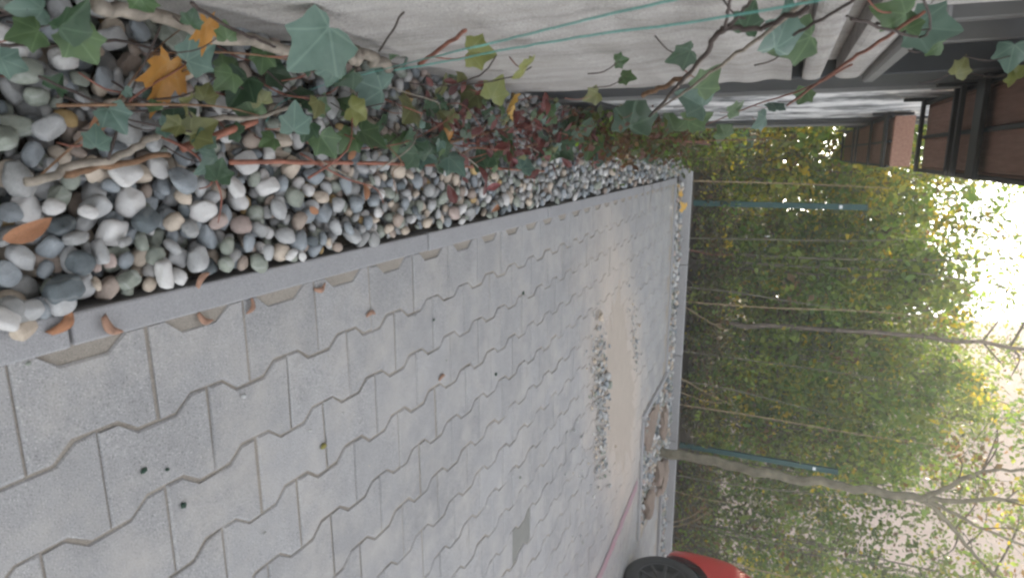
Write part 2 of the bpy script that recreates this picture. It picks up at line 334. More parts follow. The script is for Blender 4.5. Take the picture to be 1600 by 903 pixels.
STEMS = [('pale',[(0.031,0.485,0.06),(0.015,0.55,0.06),(-0.004,0.625,0.06),(-0.03,0.669,0.06),(-0.045,0.715,0.06),(-0.058,0.789,0.06),(-0.07,0.874,0.06),(-0.095,0.99,0.06)],0.006,0.004),('brown',[(0.023,0.536,0.055),(0.012,0.598,0.055),(-0.004,0.693,0.055)],0.006,0.004),('pale',[(-0.185,0.565,0.12),(-0.185,0.648,0.102),(-0.185,0.766,0.117),(-0.185,0.921,0.115),(-0.185,0.992,0.171),(-0.185,1.074,0.161),(-0.185,1.197,0.122)],0.01,0.011),('dark',[(-0.128,0.477,0.07),(-0.139,0.551,0.07),(-0.157,0.639,0.07),(-0.142,0.719,0.07),(-0.122,0.801,0.07),(-0.105,0.898,0.07),(-0.119,1.075,0.07)],0.0022,0.0018),('dark',[(-0.098,0.52,0.06),(-0.079,0.572,0.06),(-0.062,0.633,0.06),(-0.078,0.742,0.06)],0.002,0.0015),('dark',[(-0.17,0.557,0.293),(-0.17,0.684,0.216),(-0.17,0.752,0.193),(-0.17,0.829,0.157)],0.0025,0.002),('dark',[(-0.13,2.259,0.482),(-0.13,1.498,0.673),(-0.13,1.263,0.73),(-0.13,0.995,0.798),(-0.13,0.81,0.837),(-0.13,0.739,0.857),(-0.13,0.741,0.878),(-0.13,0.731,0.903),(-0.13,0.658,0.934)],0.004,0.0025),('dark',[(-0.13,0.739,0.857),(-0.13,0.657,0.867),(-0.13,0.582,0.875)],0.002,0.0012),('dark',[(-0.13,0.732,0.859),(-0.13,0.662,0.879),(-0.13,0.591,0.893)],0.002,0.0012),('pale',[(-0.15,2.45,0.456),(-0.15,1.74,0.66),(-0.15,1.291,0.784),(-0.15,1.066,0.845),(-0.15,0.884,0.895),(-0.15,0.729,0.934)],0.0035,0.0025),('brown',[(-0.15,1.699,0.573),(-0.15,1.486,0.667),(-0.15,1.306,0.747)],0.006,0.005),('dark',[(-0.19,1.033,0.216),(-0.19,0.886,0.342),(-0.19,0.778,0.433)],0.002,0.0015),('red',[(-0.18,1.144,0.234),(-0.18,0.98,0.385),(-0.18,0.863,0.485)],0.004,0.003),('dark',[(-0.15,1.28,0.224),(-0.15,1.135,0.374),(-0.15,0.931,0.502)],0.002,0.0012),('dark',[(-0.17,1.349,0.082),(-0.17,1.451,0.167),(-0.17,1.336,0.355),(-0.17,1.21,0.451)],0.0018,0.0012),('red',[(-0.15,2.225,0.92),(-0.15,1.389,0.996),(-0.15,1.113,1.023),(-0.15,0.937,1.043),(-0.15,0.844,1.051)],0.0035,0.002),('red',[(-0.007,4.085,0.07),(-0.16,4.647,0.306),(-0.16,2.41,0.796),(-0.16,1.779,0.962),(-0.16,1.342,1.024)],0.003,0.002),('dark',[(-0.14,0.867,0.925),(-0.14,0.757,0.959),(-0.14,0.68,0.978)],0.002,0.0015),('dark',[(-0.14,0.793,0.98),(-0.14,0.895,1.035),(-0.14,0.946,1.069),(-0.14,0.868,1.065),(-0.14,0.71,1.03)],0.0018,0.0012),('brown',[(-0.027,2.093,0.08),(-0.074,2.689,0.08),(-0.132,3.662,0.08),(-0.17,4.891,0.181)],0.003,0.002)]
CANE = [(0.011,0.83,0.035),(0.014,1.064,0.035),(0.023,1.409,0.035),(0.04,1.871,0.035),(0.065,2.411,0.035)]
CANE2 = [(-0.012,0.724,0.05),(-0.033,0.795,0.05),(-0.062,0.883,0.05)]
CANE3 = [(-0.029,1.535,0.06),(-0.057,1.731,0.06),(-0.091,2.025,0.06)]
TWINE = [[(-0.061,0.906,0.05),(-0.098,0.95,0.05),(-0.137,1.062,0.05),(-0.17,1.102,0.193)],[(-0.1,0.648,0.495),(-0.1,0.59,0.597),(-0.1,0.544,0.682),(-0.1,0.492,0.77),(-0.1,0.45,0.85),(-0.1,0.433,0.876)],[(-0.1,0.658,0.489),(-0.1,0.615,0.59),(-0.1,0.57,0.683),(-0.1,0.536,0.773),(-0.1,0.517,0.853),(-0.1,0.487,0.924),(-0.1,0.474,0.946)]]
MAPLE = [((-0.106,0.691,0.045),0.1,'orange'),((-0.153,1.945,0.06),0.105,'yellow'),((-0.17,0.698,0.133),0.06,'orange'),((-0.048,1.554,0.05),0.07,'orange')]
SEEDS = [(0.221,0.525,0.004),(0.248,0.601,0.004),(0.279,0.772,0.004),(0.282,0.872,0.004),(0.282,1.074,0.004),(0.391,1.255,0.004),(0.674,1.6,0.004),(0.211,0.768,0.004)]
BROWNLEAF = [(0.093,0.487,0.03),(-0.048,0.605,0.03),(0.113,1.03,0.03),(0.083,1.207,0.03),(0.175,1.928,0.03),(-0.004,1.168,0.03)]
SPOTS = [(0.503,0.623,0.003),(0.521,0.664,0.003),(0.6,0.685,0.003),(0.653,1.049,0.003),(0.797,2.0,0.003),(0.543,2.271,0.003),(0.48,1.562,0.003)]
OVER = [((0.197,0.468,0.022),0.024,0.5),((0.2,0.483,0.022),0.02,1.4),((0.202,0.504,0.018),0.015,2.2),((0.193,0.527,0.018),0.024,0.3),((0.222,0.475,0.022),0.018,1.9),((0.202,0.448,0.03),0.02,1.0)]
PINK = [(2.711,4.666,0.004),(2.765,4.13,0.004),(2.763,3.764,0.004),(2.765,3.599,0.004)]


# ---------------------------------------------------------------- ground
bm = bmesh.new(); bmesh.ops.create_grid(bm, x_segments=2, y_segments=2, size=400)
put(link('ground', from_bm(bm), M['soil'], loc=(0, 100, -0.10)), kind='structure')
# low rise of soil under the hedge beyond the far kerb
GX = np.linspace(-3, 16, 60); GY = np.linspace(6.80, 17, 36)
V = []; F = []
for j, y in enumerate(GY):
    for i, x in enumerate(GX):
        V.append((x, y, 0.0 + 0.03 * math.sin(x * 2.1 + y) + random.uniform(-0.02, 0.03) + 0.03 * min(1, (y - 6.8)) - (0.1 if j == 0 else 0)))
for j in range(len(GY) - 1):
    for i in range(len(GX) - 1):
        a = j * len(GX) + i; F.append((a, a + 1, a + 1 + len(GX), a + len(GX)))
put(link('hedge_soil', mesh(V, F), M['soil']), kind='structure')

# ---------------------------------------------------------------- pavement
KX0, KX1 = 0.217, 0.269
pave = put(link('pavement', box(KX1 - 0.01, 6.5, -1.2, 6.04, -0.09, -0.0034), M['joint_sand']), kind='structure')
PW_ROW, PW_LEN, AMP, GAP = 0.1418, 0.2, 0.0128, 0.0021
def paver_mesh(seed):
    r = random.Random(seed); hw = PW_ROW / 2
    ys = [-0.1, -0.067, -0.036, 0.036, 0.067, 0.1]; am = [1, 1, -1, -1, 1, 1]
    out = [(hw + AMP * a - GAP, y if abs(y) < 0.099 else math.copysign(0.1 - GAP, y)) for y, a in zip(ys, am)]
    out += [(-x, y) for x, y in reversed(out)]
    rings = []
    for inset, z in ((0, -0.03), (0, -0.0028), (0.003, 0.0)):
        ring = []
        for x, y in out:
            ring.append((x - math.copysign(inset, x) + r.gauss(0, 0.0009), y - math.copysign(inset * (1 if abs(y) > 0.09 else 0), y) + r.gauss(0, 0.0009), z + r.gauss(0, 0.0002)))
        rings.append(ring)
    V = sum(rings, []); n = len(out); F = [tuple(range(2 * n, 3 * n))]
    for k in range(2):
        for i in range(n):
            j = (i + 1) % n; F.append((k * n + i, k * n + j, (k + 1) * n + j, (k + 1) * n + i))
    return V, F
PVAR = [paver_mesh(i) for i in range(6)]
PME = []
for V, F in PVAR:
    me = mesh(V, F, False); me.materials.append(M['paver']); PME.append(me)
PMD = mesh(*PVAR[0], False); PMD.materials.append(M['paver_dark'])
cmi = cam.matrix_world.inverted()
def to_img(p):
    v = cmi @ Vector(p)
    if v.z > -0.05: return None
    return (v.x / -v.z * 974.9 + 800, 451.5 - v.y / -v.z * 974.9, -v.z)
spots = []
for r in range(44):
    cx = 0.350 + PW_ROW * r
    y0 = 0.5616 - 1.6 + (0.1 if r % 2 else 0.0)
    for k in range(36):
        cyy = y0 + 0.2 * k
        if cyy > 5.95: continue
        if 2.08 < cx < 3.36 and cyy > 4.90: continue
        q_ = to_img((cx, cyy, 0)); vis = q_ is not None and -60 < q_[0] < 1660 and -60 < q_[1] < 963
        spots.append((cx, cyy, vis, q_[2] if vis else 99))
near = sorted([s for s in spots if s[2]], key=lambda s: s[3])[:300]; nearset = set((s[0], s[1]) for s in near)
V2 = []; F2 = []; MI = []
for (cx, cyy, vis, d) in spots:
    tilt = (random.gauss(0, 0.0035), random.gauss(0, 0.0035), random.gauss(0, 0.004)); dz = max(-0.0008, random.gauss(0, 0.0007))
    dark = any(math.hypot(cx - a, cyy - b) < 0.09 for a, b in ((1.66, 2.30), (1.52, 2.05)))
    if dark: dz = -0.0008
    if (cx, cyy) in nearset:
        link('paver', PMD if dark else random.choice(PME), None, pave, (cx + random.gauss(0, 0.0008), cyy + random.gauss(0, 0.001), dz), tilt)
    elif -60 < cyy:
        v, f = random.choice(PVAR); b = len(V2)
        Rm = Matrix.Rotation(tilt[2], 3, 'Z')
        for p in v:
            q_ = Rm @ Vector(p); V2.append((q_.x + cx, q_.y + cyy, q_.z + dz + tilt[0] * q_.y + tilt[1] * q_.x))
        F2 += [tuple(i + b for i in g) for g in f]; MI += [1 if dark else 0] * len(f)
me = mesh(V2, F2, False); me.materials.append(M['paver']); me.materials.append(M['paver_dark']); me.polygons.foreach_set('material_index', MI)
put(link('far_pavers', me, None, pave), kind='stuff')

# kerb beside the gravel, one-metre stones with open joints
kerb = put(empty('kerb', (0, 0, 0)), kind='structure')
for k in range(-1, 6):
    y0 = 0.545 + k * 1.0
    y1 = min(y0 + 0.995, 6.10)
    link('kerb_stone', box(KX0 + random.gauss(0, 0.0008), KX1 + random.gauss(0, 0.0008), y0, y1, -0.20, 0.010 + random.gauss(0, 0.0015), 0.004, 2), M['kerb'], kerb)
# raised kerb along the hedge
fk = put(empty('far_kerb', (0, 0, 0)), kind='structure')
for k in range(7):
    x0 = 0.14 + k * 1.0
    me = box(x0, x0 + 0.994, 6.66, 6.72, -0.2, 0.075 + random.gauss(0, 0.002), 0.006, 2)
    link('kerb_stone', me, M['kerb'], fk)
ek = put(empty('strip_edging', (0, 0, 0)), kind='structure')
for k in range(2):
    link('edging_stone', box(0.27 + k * 0.95, 0.27 + k * 0.95 + 0.945, 6.045, 6.095, -0.2, 0.012, 0.005), M['kerb'], ek)
link('edging_stone', box(2.13, 2.18, 4.90, 6.09, -0.2, 0.022, 0.005), M['kerb'], ek)
link('edging_stone', box(2.183, 3.30, 4.90, 4.95, -0.2, 0.020, 0.005), M['kerb'], ek)
for k in range(3):
    link('edging_stone', box(3.305 + k, 3.30 + k + 0.995, 6.15, 6.20, -0.2, 0.012, 0.005), M['kerb'], ek)

# ---------------------------------------------------------------- pebbles
def ico(sub):
    bm = bmesh.new(); bmesh.ops.create_icosphere(bm, subdivisions=sub, radius=1.0)
    V = np.array([v.co[:] for v in bm.verts]); F = [tuple(v.index for v in f.verts) for f in bm.faces]; bm.free(); return V, F
def pebble_shape(sub, seed):
    r = np.random.default_rng(seed); V, F = ico(sub)
    p = r.uniform(2.1, 3.6)                                   # boxier or rounder
    V = V / (np.abs(V) ** p).sum(1, keepdims=True) ** (1 / p)
    Q = np.linalg.qr(r.normal(size=(3, 3)))[0]
    for _ in range(5):                                         # worn facets
        n = r.normal(size=3); n /= np.linalg.norm(n); lim = r.uniform(0.68, 0.92)
        d = V @ n; over = np.maximum(d - lim, 0); V = V - np.outer(over * 0.8, n)
    for fr, am in ((1.6, 0.07), (3.1, 0.035)):
        w = r.normal(size=(3, 3)) * fr; ph = r.uniform(0, 6, 3)
        V = V * (1 + am * np.sin(V @ w + ph).sum(1, keepdims=True) / 1.7)
    V = V / np.abs(V).max(0)
    return V, F
HI = [pebble_shape(4, i) for i in range(14)]; LO = [pebble_shape(2, i + 50) for i in range(14)]
def pebble_me(shape, mi):
    me = mesh([tuple(v) for v in shape[0]], shape[1]); me.materials.append(PM[mi]); return me
HIME = {}
def drop(x0, x1, y0, y1, size, target, cell=0.005, base=-0.085, maxn=6000, clump=0):
    nx, ny = int((x1 - x0) / cell), int((y1 - y0) / cell); H = np.full((nx, ny), base); out = []
    if x0 < -0.2: H[-9:, :] += np.linspace(0.0, 0.046, 9)[:, None]        # the bed is banked up against the kerb
    n = 0
    while n < maxn:
        n += 1
        a = size * min(1.55, math.exp(random.gauss(0, 0.28))); b = a * random.uniform(0.55, 0.92); c = a * random.uniform(0.40, 0.68)
        yaw = random.uniform(0, math.pi); ca, sa = math.cos(yaw), math.sin(yaw); R_ = int(a / cell) + 1
        g = np.arange(-R_, R_ + 1) * cell; GXX, GYY = np.meshgrid(g, g, indexing='ij')
        u = (GXX * ca + GYY * sa) / a; w = (-GXX * sa + GYY * ca) / b; rr = 1 - u * u - w * w
        msk = rr > 0; hgt = np.where(msk, c * np.sqrt(np.maximum(rr, 0)), 0)
        best = None
        for t in range(7):
            i = random.randint(int(b / cell * 0.5), nx - 1 - int(b / cell * 0.5)); j = random.randint(1, ny - 2)
            i0, i1, j0, j1 = max(i - R_, 0), min(i + R_ + 1, nx), max(j - R_, 0), min(j + R_ + 1, ny)
            sl = (slice(i0 - i + R_, i1 - i + R_), slice(j0 - j + R_, j1 - j + R_))
            z = np.where(msk[sl], H[i0:i1, j0:j1] + hgt[sl] * 0.72, -9).max()
            if best is None or z < best[0]: best = (z, i, j, i0, i1, j0, j1, sl)
        z, i, j, i0, i1, j0, j1, sl = best
        Hs = H[i0:i1, j0:j1]; H[i0:i1, j0:j1] = np.where(msk[sl], np.maximum(Hs, z + hgt[sl]), Hs)
        out.append([x0 + (i + .5) * cell, y0 + (j + .5) * cell, z, a, b, c, yaw])
        if n % 50 == 0 and H.mean() > target: break
    keep = []
    for o_ in out:
        i, j = int((o_[0] - x0) / cell), int((o_[1] - y0) / cell)
        if o_[2] + o_[5] >= H[max(i - 2, 0):i + 3, max(j - 2, 0):j + 3].min() - 0.024: keep.append(o_)
    return keep
def rot_of(p):
    return (random.gauss(0, 0.30), random.gauss(0, 0.30), p[6])
def place_pebbles(lst, bed, n_hi, stuff_name):
    rank = []
    for p in lst:
        q_ = to_img(p[:3]); s = 0
        if q_ and -40 < q_[0] < 1640 and -40 < q_[1] < 943: s = p[3] / q_[2]
        rank.append(s)
    order = sorted(range(len(lst)), key=lambda i: -rank[i]); hi = set(i for i in order[:n_hi] if rank[i] > 0)
    VV = []; FF = []; MI = []; nb = 0
    for i, p in enumerate(lst):
        mi = int(rng.choice(len(PM), p=PW)); rot = rot_of(p)
        if i in hi:
            key = (random.randrange(14), mi)
            if key not in HIME: HIME[key] = pebble_me(HI[key[0]], mi)
            o = link('pebble', HIME[key], None, bed, p[:3], rot); o.scale = (p[3], p[4], p[5])
        else:
            V, F = LO[random.randrange(14)]
            Rm = np.array(Matrix.Rotation(rot[2], 3, 'Z') @ Matrix.Rotation(rot[1], 3, 'Y') @ Matrix.Rotation(rot[0], 3, 'X'))
            W = (V * np.array(p[3:6])) @ Rm.T + np.array(p[:3]); VV.append(W)
            FF += [tuple(k + nb for k in f) for f in F]; MI += [mi] * len(F); nb += len(V)
    if VV:
        me = mesh(np.concatenate(VV).tolist(), FF)
        for m in PM: me.materials.append(m)
        me.polygons.foreach_set('material_index', MI)
        put(link(stuff_name, me, None, bed), kind='stuff')
bed = put(link('gravel_bed', box(-0.30, KX0 - 0.001, -0.6, 6.6, -0.3, -0.052), M['soil']), kind='structure')
P1 = drop(-0.235, KX0 - 0.002, 0.15, 1.5, 0.0165, 0.003, base=-0.06, maxn=7000)
P1 += drop(-0.235, KX0 - 0.002, 1.5, 3.4, 0.0158, -0.005, base=-0.055, maxn=8000)
P1 += drop(-0.235, KX0 - 0.002, 3.4, 6.55, 0.019, -0.015, base=-0.055, maxn=8000)
P1 += [[p[0], p[1], p[2], sz, sz * .8, sz * .6, yaw] for p, sz, yaw in OVER]
place_pebbles(P1, bed, 300, 'far_pebbles')
strip = put(link('gravel_strip', box(0.20, 6.5, 6.0, 6.7, -0.3, -0.06), M['soil']), kind='structure')
PW2 = drop(0.28, 6.2, 6.20, 6.66, 0.021, -0.012, cell=0.008, base=-0.06, maxn=3500)
PW2 += drop(0.28, 2.13, 6.10, 6.21, 0.021, -0.012, cell=0.008, base=-0.06, maxn=600)
place_pebbles(PW2, strip, 0, 'strip_pebbles')
tbed = put(link('tree_bed', box(2.185, 3.30, 4.955, 6.14, -0.3, -0.06), M['soil']), kind='structure')
place_pebbles(drop(2.185, 3.30, 4.955, 6.2, 0.020, -0.008, cell=0.008, base=-0.06, maxn=3000), tbed, 0, 'bed_pebbles')

def boulder(loc, size, yaw, seed, label):
    V, F = pebble_shape(4, seed); r = np.random.default_rng(seed)
    for _ in range(3):
        w = r.normal(size=(3, 3)) * 5; V = V * (1 + 0.025 * np.sin(V @ w + r.uniform(0, 6, 3)).sum(1, keepdims=True))
    V = V * np.array((size[0], size[1], size[2] * .6)); o = link('boulder', mesh(V.tolist(), F), M['boulder'], None, loc, (0, 0, yaw))
    put(o, label, 'boulder', 'brown stones in the tree bed')
boulder((2.36, 5.26, 0.01), (0.15, 0.27, 0.06), 0.2, 201, 'flat brown stone in the tree bed, nearest to the paved corner')
boulder((2.62, 5.95, 0.02), (0.22, 0.15, 0.07), 0.3, 202, 'brown stone just left of the tree trunk base')
boulder((3.06, 5.72, 0.03), (0.11, 0.12, 0.09), 0.9, 203, 'small dark brown stone just right of the tree trunk base')
boulder((3.22, 5.98, 0.03), (0.17, 0.20, 0.10), 0.5, 204, 'largest pale brown stone in the tree bed, right of the trunk')
boulder((3.12, 5.22, 0.03), (0.13, 0.15, 0.08), 1.2, 205, 'rounded brown stone at the front of the tree bed by the car')

# ---------------------------------------------------------------- sand spill on the paving
def patch(name, outline, h, mat, z=0.001, seed=3, kind='stuff', label=None, cat=None):
    r = random.Random(seed); c = Vector((sum(p[0] for p in outline) / len(outline), sum(p[1] for p in outline) / len(outline), 0))
    S = spline([(p[0], p[1], 0) for p in outline + outline[:1]], 8)[:-1]; n = len(S); V = []; F = []
    rings = [1.0, 0.93, 0.8, 0.6, 0.35]
    jit = [1 + r.gauss(0, 0.05) + 0.10 * math.sin(i * 0.9 + seed) + 0.07 * math.sin(i * 2.3) for i in range(n)]
    for k, f in enumerate(rings):
        for i, p in enumerate(S):
            q_ = c + (Vector(p) - c) * f * jit[i]
            V.append((q_.x, q_.y, z - 0.004 + (0.004 if k == 0 else h * (1 - f) ** 0.5 + 0.004 + r.uniform(0, h * 0.25))))
    V = [(v[0], v[1], v[2] - (0.004 if i < n else 0)) for i, v in enumerate(V)]
    for k in range(len(rings) - 1):
        for i in range(n):
            j = (i + 1) % n; F.append((k * n + i, k * n + j, (k + 1) * n + j, (k + 1) * n + i))
    F.append(tuple(range((len(rings) - 1) * n, len(rings) * n)))
    return put(link(name, mesh(V, F), mat), label, cat, kind=kind)
patch('sand_spill', [(0.92, 3.75), (1.12, 3.62), (1.40, 3.60), (1.80, 3.70), (2.12, 3.98), (2.28, 4.25), (2.25, 4.5), (1.95, 4.58), (1.62, 4.46), (1.30, 4.24), (1.08, 4.12), (0.86, 3.95)], 0.007, M['sand'],
      label='pale sand spilled across the paving before the tree bed', cat='sand')
def scatter(n, path, sx, sy, name, label, size=0.012):
    VV = []; FF = []; MI = []; nb = 0
    for _ in range(n):
        t = random.random() * (len(path) - 1); k = int(t); f = t - k
        x = path[k][0] + (path[k + 1][0] - path[k][0]) * f + random.gauss(0, sx); y = path[k][1] + (path[k + 1][1] - path[k][1]) * f + random.gauss(0, sy)
        a = size * math.exp(random.gauss(0, 0.4)); V, F = LO[random.randrange(14)]
        Rm = np.array(Matrix.Rotation(random.uniform(0, 6), 3, 'Z'))
        VV.append((V * np.array((a, a * 0.75, a * 0.6))) @ Rm.T + np.array((x, y, 0.005 + a * 0.5 + (0.004 if abs(sx) < 0.09 else 0))))
        FF += [tuple(q + nb for q in g) for g in F]; MI += [int(rng.choice([0, 8, 0, 2, 4, 1, 8, 3]))] * len(F); nb += len(V)
    me = mesh(np.concatenate(VV).tolist(), FF)
    for m in PM: me.materials.append(m)
    me.polygons.foreach_set('material_index', MI)
    put(link(name, me), label, 'gravel', kind='stuff')
scatter(430, [(0.98, 3.38), (1.35, 3.50), (1.62, 3.53), (1.95, 3.60)], 0.07, 0.085, 'spilled_gravel', 'small stones strewn along the near edge of the sand', 0.0085)
scatter(90, [(1.0, 4.22), (1.3, 4.45), (1.55, 4.55)], 0.06, 0.06, 'sparse_gravel', 'few small stones on the far side of the sand', 0.007)
scatter(70, [(1.2, 3.2), (1.9, 3.3), (2.3, 3.7)], 0.22, 0.22, 'stray_grit', 'stray grit scattered on the paving around the sand', 0.006)
scatter(34, [(0.40, 0.45), (0.7, 1.2), (1.0, 2.2), (1.6, 3.0)], 0.22, 0.3, 'fine_grit', 'tiny grit dotted over the near paving', 0.0028)
# painted line between the parking bays
V = []; F = []
S = spline([(2.70, 4.80, 0.0055), (2.74, 4.3, 0.0055), (2.77, 3.8, 0.0055), (2.78, 3.3, 0.0055), (2.79, 2.2, 0.0055), (2.80, 0.8, 0.0055)], 10)
for i, p in enumerate(S):
    w = 0.044 + 0.006 * math.sin(i * 1.3) + random.uniform(-0.004, 0.004)
    V += [(p.x - w, p.y, p.z), (p.x + w, p.y, p.z)]
F = [(2 * i, 2 * i + 1, 2 * i + 3, 2 * i + 2) for i in range(len(S) - 1)]
put(link('painted_line', mesh(V, F, False), M['pink_paint']), kind='structure')

# ---------------------------------------------------------------- house wall on the left
wall = empty('concrete_wall', (-0.4, 0.5, 0))
put(wall, 'pale concrete house wall with horizontal bands beside the gravel bed', 'wall')
def course(z0, z1, bulge, x=-0.22, y0=-1.6, y1=2.19, name='concrete_course'):
    n = 8; V = []; F = []; h_ = z1 - z0
    prof = [(x - bulge * 1.0, z0)] + [(x - bulge * (abs(2 * t - 1) ** 3.2) , z0 + h_ * t) for t in np.linspace(0.03, 0.97, n)] + [(x - bulge * 1.0, z1)]
    prof = [(-0.6, z0)] + prof + [(-0.6, z1)]
    ny = 2
    for y in (y0, y1):
        for (px, pz) in prof: V.append((px, y, pz))
    m_ = len(prof)
    for i in range(m_):
        j = (i + 1) % m_; F.append((i, j, j + m_, i + m_))
    F.append(tuple(range(m_ - 1, -1, -1))); F.append(tuple(range(m_, 2 * m_)))
    child(name, mesh(V, F, False), M['wall'], wall)
prof = [(-0.6, -0.3)]
for z in np.linspace(-0.3, 0.925, 130):
    amp = 0.006 * min(1, max(0, (z - 0.40) / 0.25))
    prof.append((-0.221 - amp * (0.5 + 0.5 * math.cos(2 * math.pi * (z - 0.63) / 0.118)) - 0.0012 * math.sin(z * 23), z))
prof.append((-0.6, 0.925)); n_ = len(prof)
V = [(px, y, pz) for y in (-1.6, 2.19) for px, pz in prof]; F = [(i, (i + 1) % n_, (i + 1) % n_ + n_, i + n_) for i in range(n_)]
F += [tuple(range(n_ - 1, -1, -1)), tuple(range(n_, 2 * n_))]
child('concrete_face', mesh(V, F, False), M['wall'], wall)
course(0.955, 1.005, 0.007); course(1.045, 1.115, 0.008)
course(1.115, 2.6, 0.006, y1=1.22)
child('concrete_reveal', box(-0.60, -0.275, -1.6, 2.185, 0.926, 0.954), M['wall'], wall)
child('concrete_reveal', box(-0.60, -0.275, -1.6, 2.185, 1.006, 1.044), M['wall'], wall)
win = empty('window', (0, 0, 0)); win.parent = wall; win.matrix_parent_inverse = Matrix.Translation(-Vector(wall.location))
link('pane', box(-0.40, -0.385, 1.225, 2.185, 1.12, 2.6), M['glass'], win)
for y in (1.245, 1.52, 1.83, 2.165):
    link('window_bar', box(-0.384, -0.30, y - 0.018, y + 0.018, 1.12, 2.6, 0.004), M['frame'], win)
link('window_sill', box(-0.383, -0.205, 1.23, 2.18, 1.117, 1.15, 0.006), M['frame'], win)
# dark steel pilaster at the corner and the mottled wall behind it
sp_ = put(empty('steel_pilaster', (-0.24, 2.4, 0)), 'dark grey steel pilaster closing the end of the concrete wall', 'pilaster')
child('face_plate', box(-0.45, -0.228, 2.20, 2.60, -0.2, 2.9, 0.004), M['steel'], sp_)
child('edge_flange', box(-0.30, -0.214, 2.585, 2.605, -0.2, 2.9, 0.002), M['frame'], sp_)
pw = put(empty('plaster_wall', (-0.4, 3.8, 0)), 'mottled whitish plaster wall behind the ivy, past the dark pilaster', 'wall')
child('render_face', box(-0.6, -0.235, 2.61, 4.85, -0.2, 2.9), M['plaster'], pw)
child('plinth', box(-0.6, -0.215, 2.61, 4.85, -0.2, 0.14, 0.005), M['steel'], pw)
child('corner_trim', box(-0.6, -0.22, 4.853, 5.35, -0.2, 2.9, 0.005), M['steel'], pw)
child('corner_bead', box(-0.6, -0.205, 5.352, 5.42, -0.2, 2.9, 0.004), M['frame'], pw)

def planter(y0, y1, label, bars):
    """wooden trough on a black steel cradle, fixed to the wall; seen from below"""
    z = 1.477; x0, x1 = -0.195, 0.058
    t = put(empty('wall_planter', (x1 - 0.12, y0, z)), label, 'planter', 'wooden planters on the house wall')
    nb_ = 2; wd = (x1 - x0) / nb_
    for k in range(nb_):
        child('bottom_board', box(x0 + k * wd + 0.003, x0 + (k + 1) * wd - 0.003, y0, y1, z, z + 0.018, 0.002), M['wood'], t)
    for xx in (x0 - 0.014, x1 + 0.001):
        for kk in range(2):
            child('side_board', box(xx, xx + 0.013, y0, y1, z + 0.004 + kk * 0.048, z + 0.050 + kk * 0.048, 0.002), M['wood'], t)
    for yy in (y0 - 0.014, y1 + 0.001):
        child('end_board', box(x0 - 0.013, x1 + 0.013, yy, yy + 0.013, z + 0.002, z + 0.102, 0.002), M['wood'], t)
    child('long_rail', box(x0 + wd - 0.007, x0 + wd + 0.007, y0, y1, z - 0.014, z - 0.001, 0.002), M['steel_black'], t)
    for xx in (x0 - 0.02, x1 + 0.006):
        child('long_rail', box(xx, xx + 0.014, y0 - 0.01, y1 + 0.01, z - 0.016, z - 0.001, 0.002), M['steel_black'], t)
    for (yb, wb) in bars:
        child('cross_bar', box(-0.232, x1 + 0.02, yb - wb / 2, yb + wb / 2, z - 0.032, z - 0.017, 0.002), M['steel_black'], t)
        child('hanger', box(-0.232, -0.216, yb - 0.012, yb + 0.012, z - 0.10, z + 0.11, 0.002), M['steel_black'], t)
    child('potting_soil', box(x0 + 0.002, x1 - 0.002, y0 + 0.002, y1 - 0.002, z + 0.02, z + 0.085), M['soil'], t)
planter(1.55, 3.25, 'nearer brown wooden planter in a black steel cradle, high on the wall', [(3.23, 0.03), (2.66, 0.025), (2.57, 0.025), (2.33, 0.09), (1.75, 0.03)])
planter(4.20, 7.4, 'farther brown wooden planter in a black steel cradle, high on the wall', [(7.3, 0.05), (6.2, 0.06), (5.9, 0.05), (5.0, 0.05), (4.3, 0.10)])

# ---------------------------------------------------------------- ivy at the wall foot
def leaf_mesh(outline, fold=0.12, cup=0.10, seed=0):
    """a leaf blade one unit long along +Y, lobes from a polar outline; thin, folded along the midrib"""
    r = random.Random(seed); pts = [Vector((x, y, 0)) for x, y in outline]; n = len(pts)
    c = Vector((0, 0.34, 0)); V = []; F = []
    rings = [1.0, 0.72, 0.4]
    for f in rings:
        for p in pts:
            q_ = c + (p - c) * f; d = (q_ - c).length
            V.append((q_.x, q_.y, fold * abs(q_.x) - cup * d * d + 0.02 * math.sin(9 * q_.x + 5 * q_.y + seed)))
    V.append((c.x, c.y, 0)); ci = len(V) - 1
    for k in range(2):
        for i in range(n):
            j = (i + 1) % n; F.append((k * n + i, k * n + j, (k + 1) * n + j, (k + 1) * n + i))
    for i in range(n): F.append((2 * n + i, 2 * n + (i + 1) % n, ci))
    return V, F
def sym(half): return half + [(-x, y) for x, y in reversed(half) if abs(x) > 1e-6]
IVY_O = sym([(0, 0.12), (0.09, 0.03), (0.20, 0.0), (0.32, 0.03), (0.43, 0.03), (0.45, 0.15), (0.43, 0.27), (0.46, 0.38), (0.53, 0.52), (0.44, 0.56), (0.34, 0.58), (0.26, 0.65), (0.19, 0.77), (0.10, 0.91), (0, 1.0)])
MAP_O = sym([(0, 0.10), (0.12, 0.0), (0.30, -0.06), (0.24, 0.08), (0.42, 0.10), (0.58, 0.20), (0.46, 0.25), (0.54, 0.36), (0.66, 0.52), (0.50, 0.50), (0.42, 0.58), (0.27, 0.50), (0.25, 0.60), (0.30, 0.74), (0.17, 0.72), (0.12, 0.86), (0, 1.04)])
OVAL_O = sym([(0, 0.0), (0.10, 0.08), (0.19, 0.25), (0.22, 0.45), (0.18, 0.66), (0.10, 0.85), (0, 1.0)])
LEAFME = {}
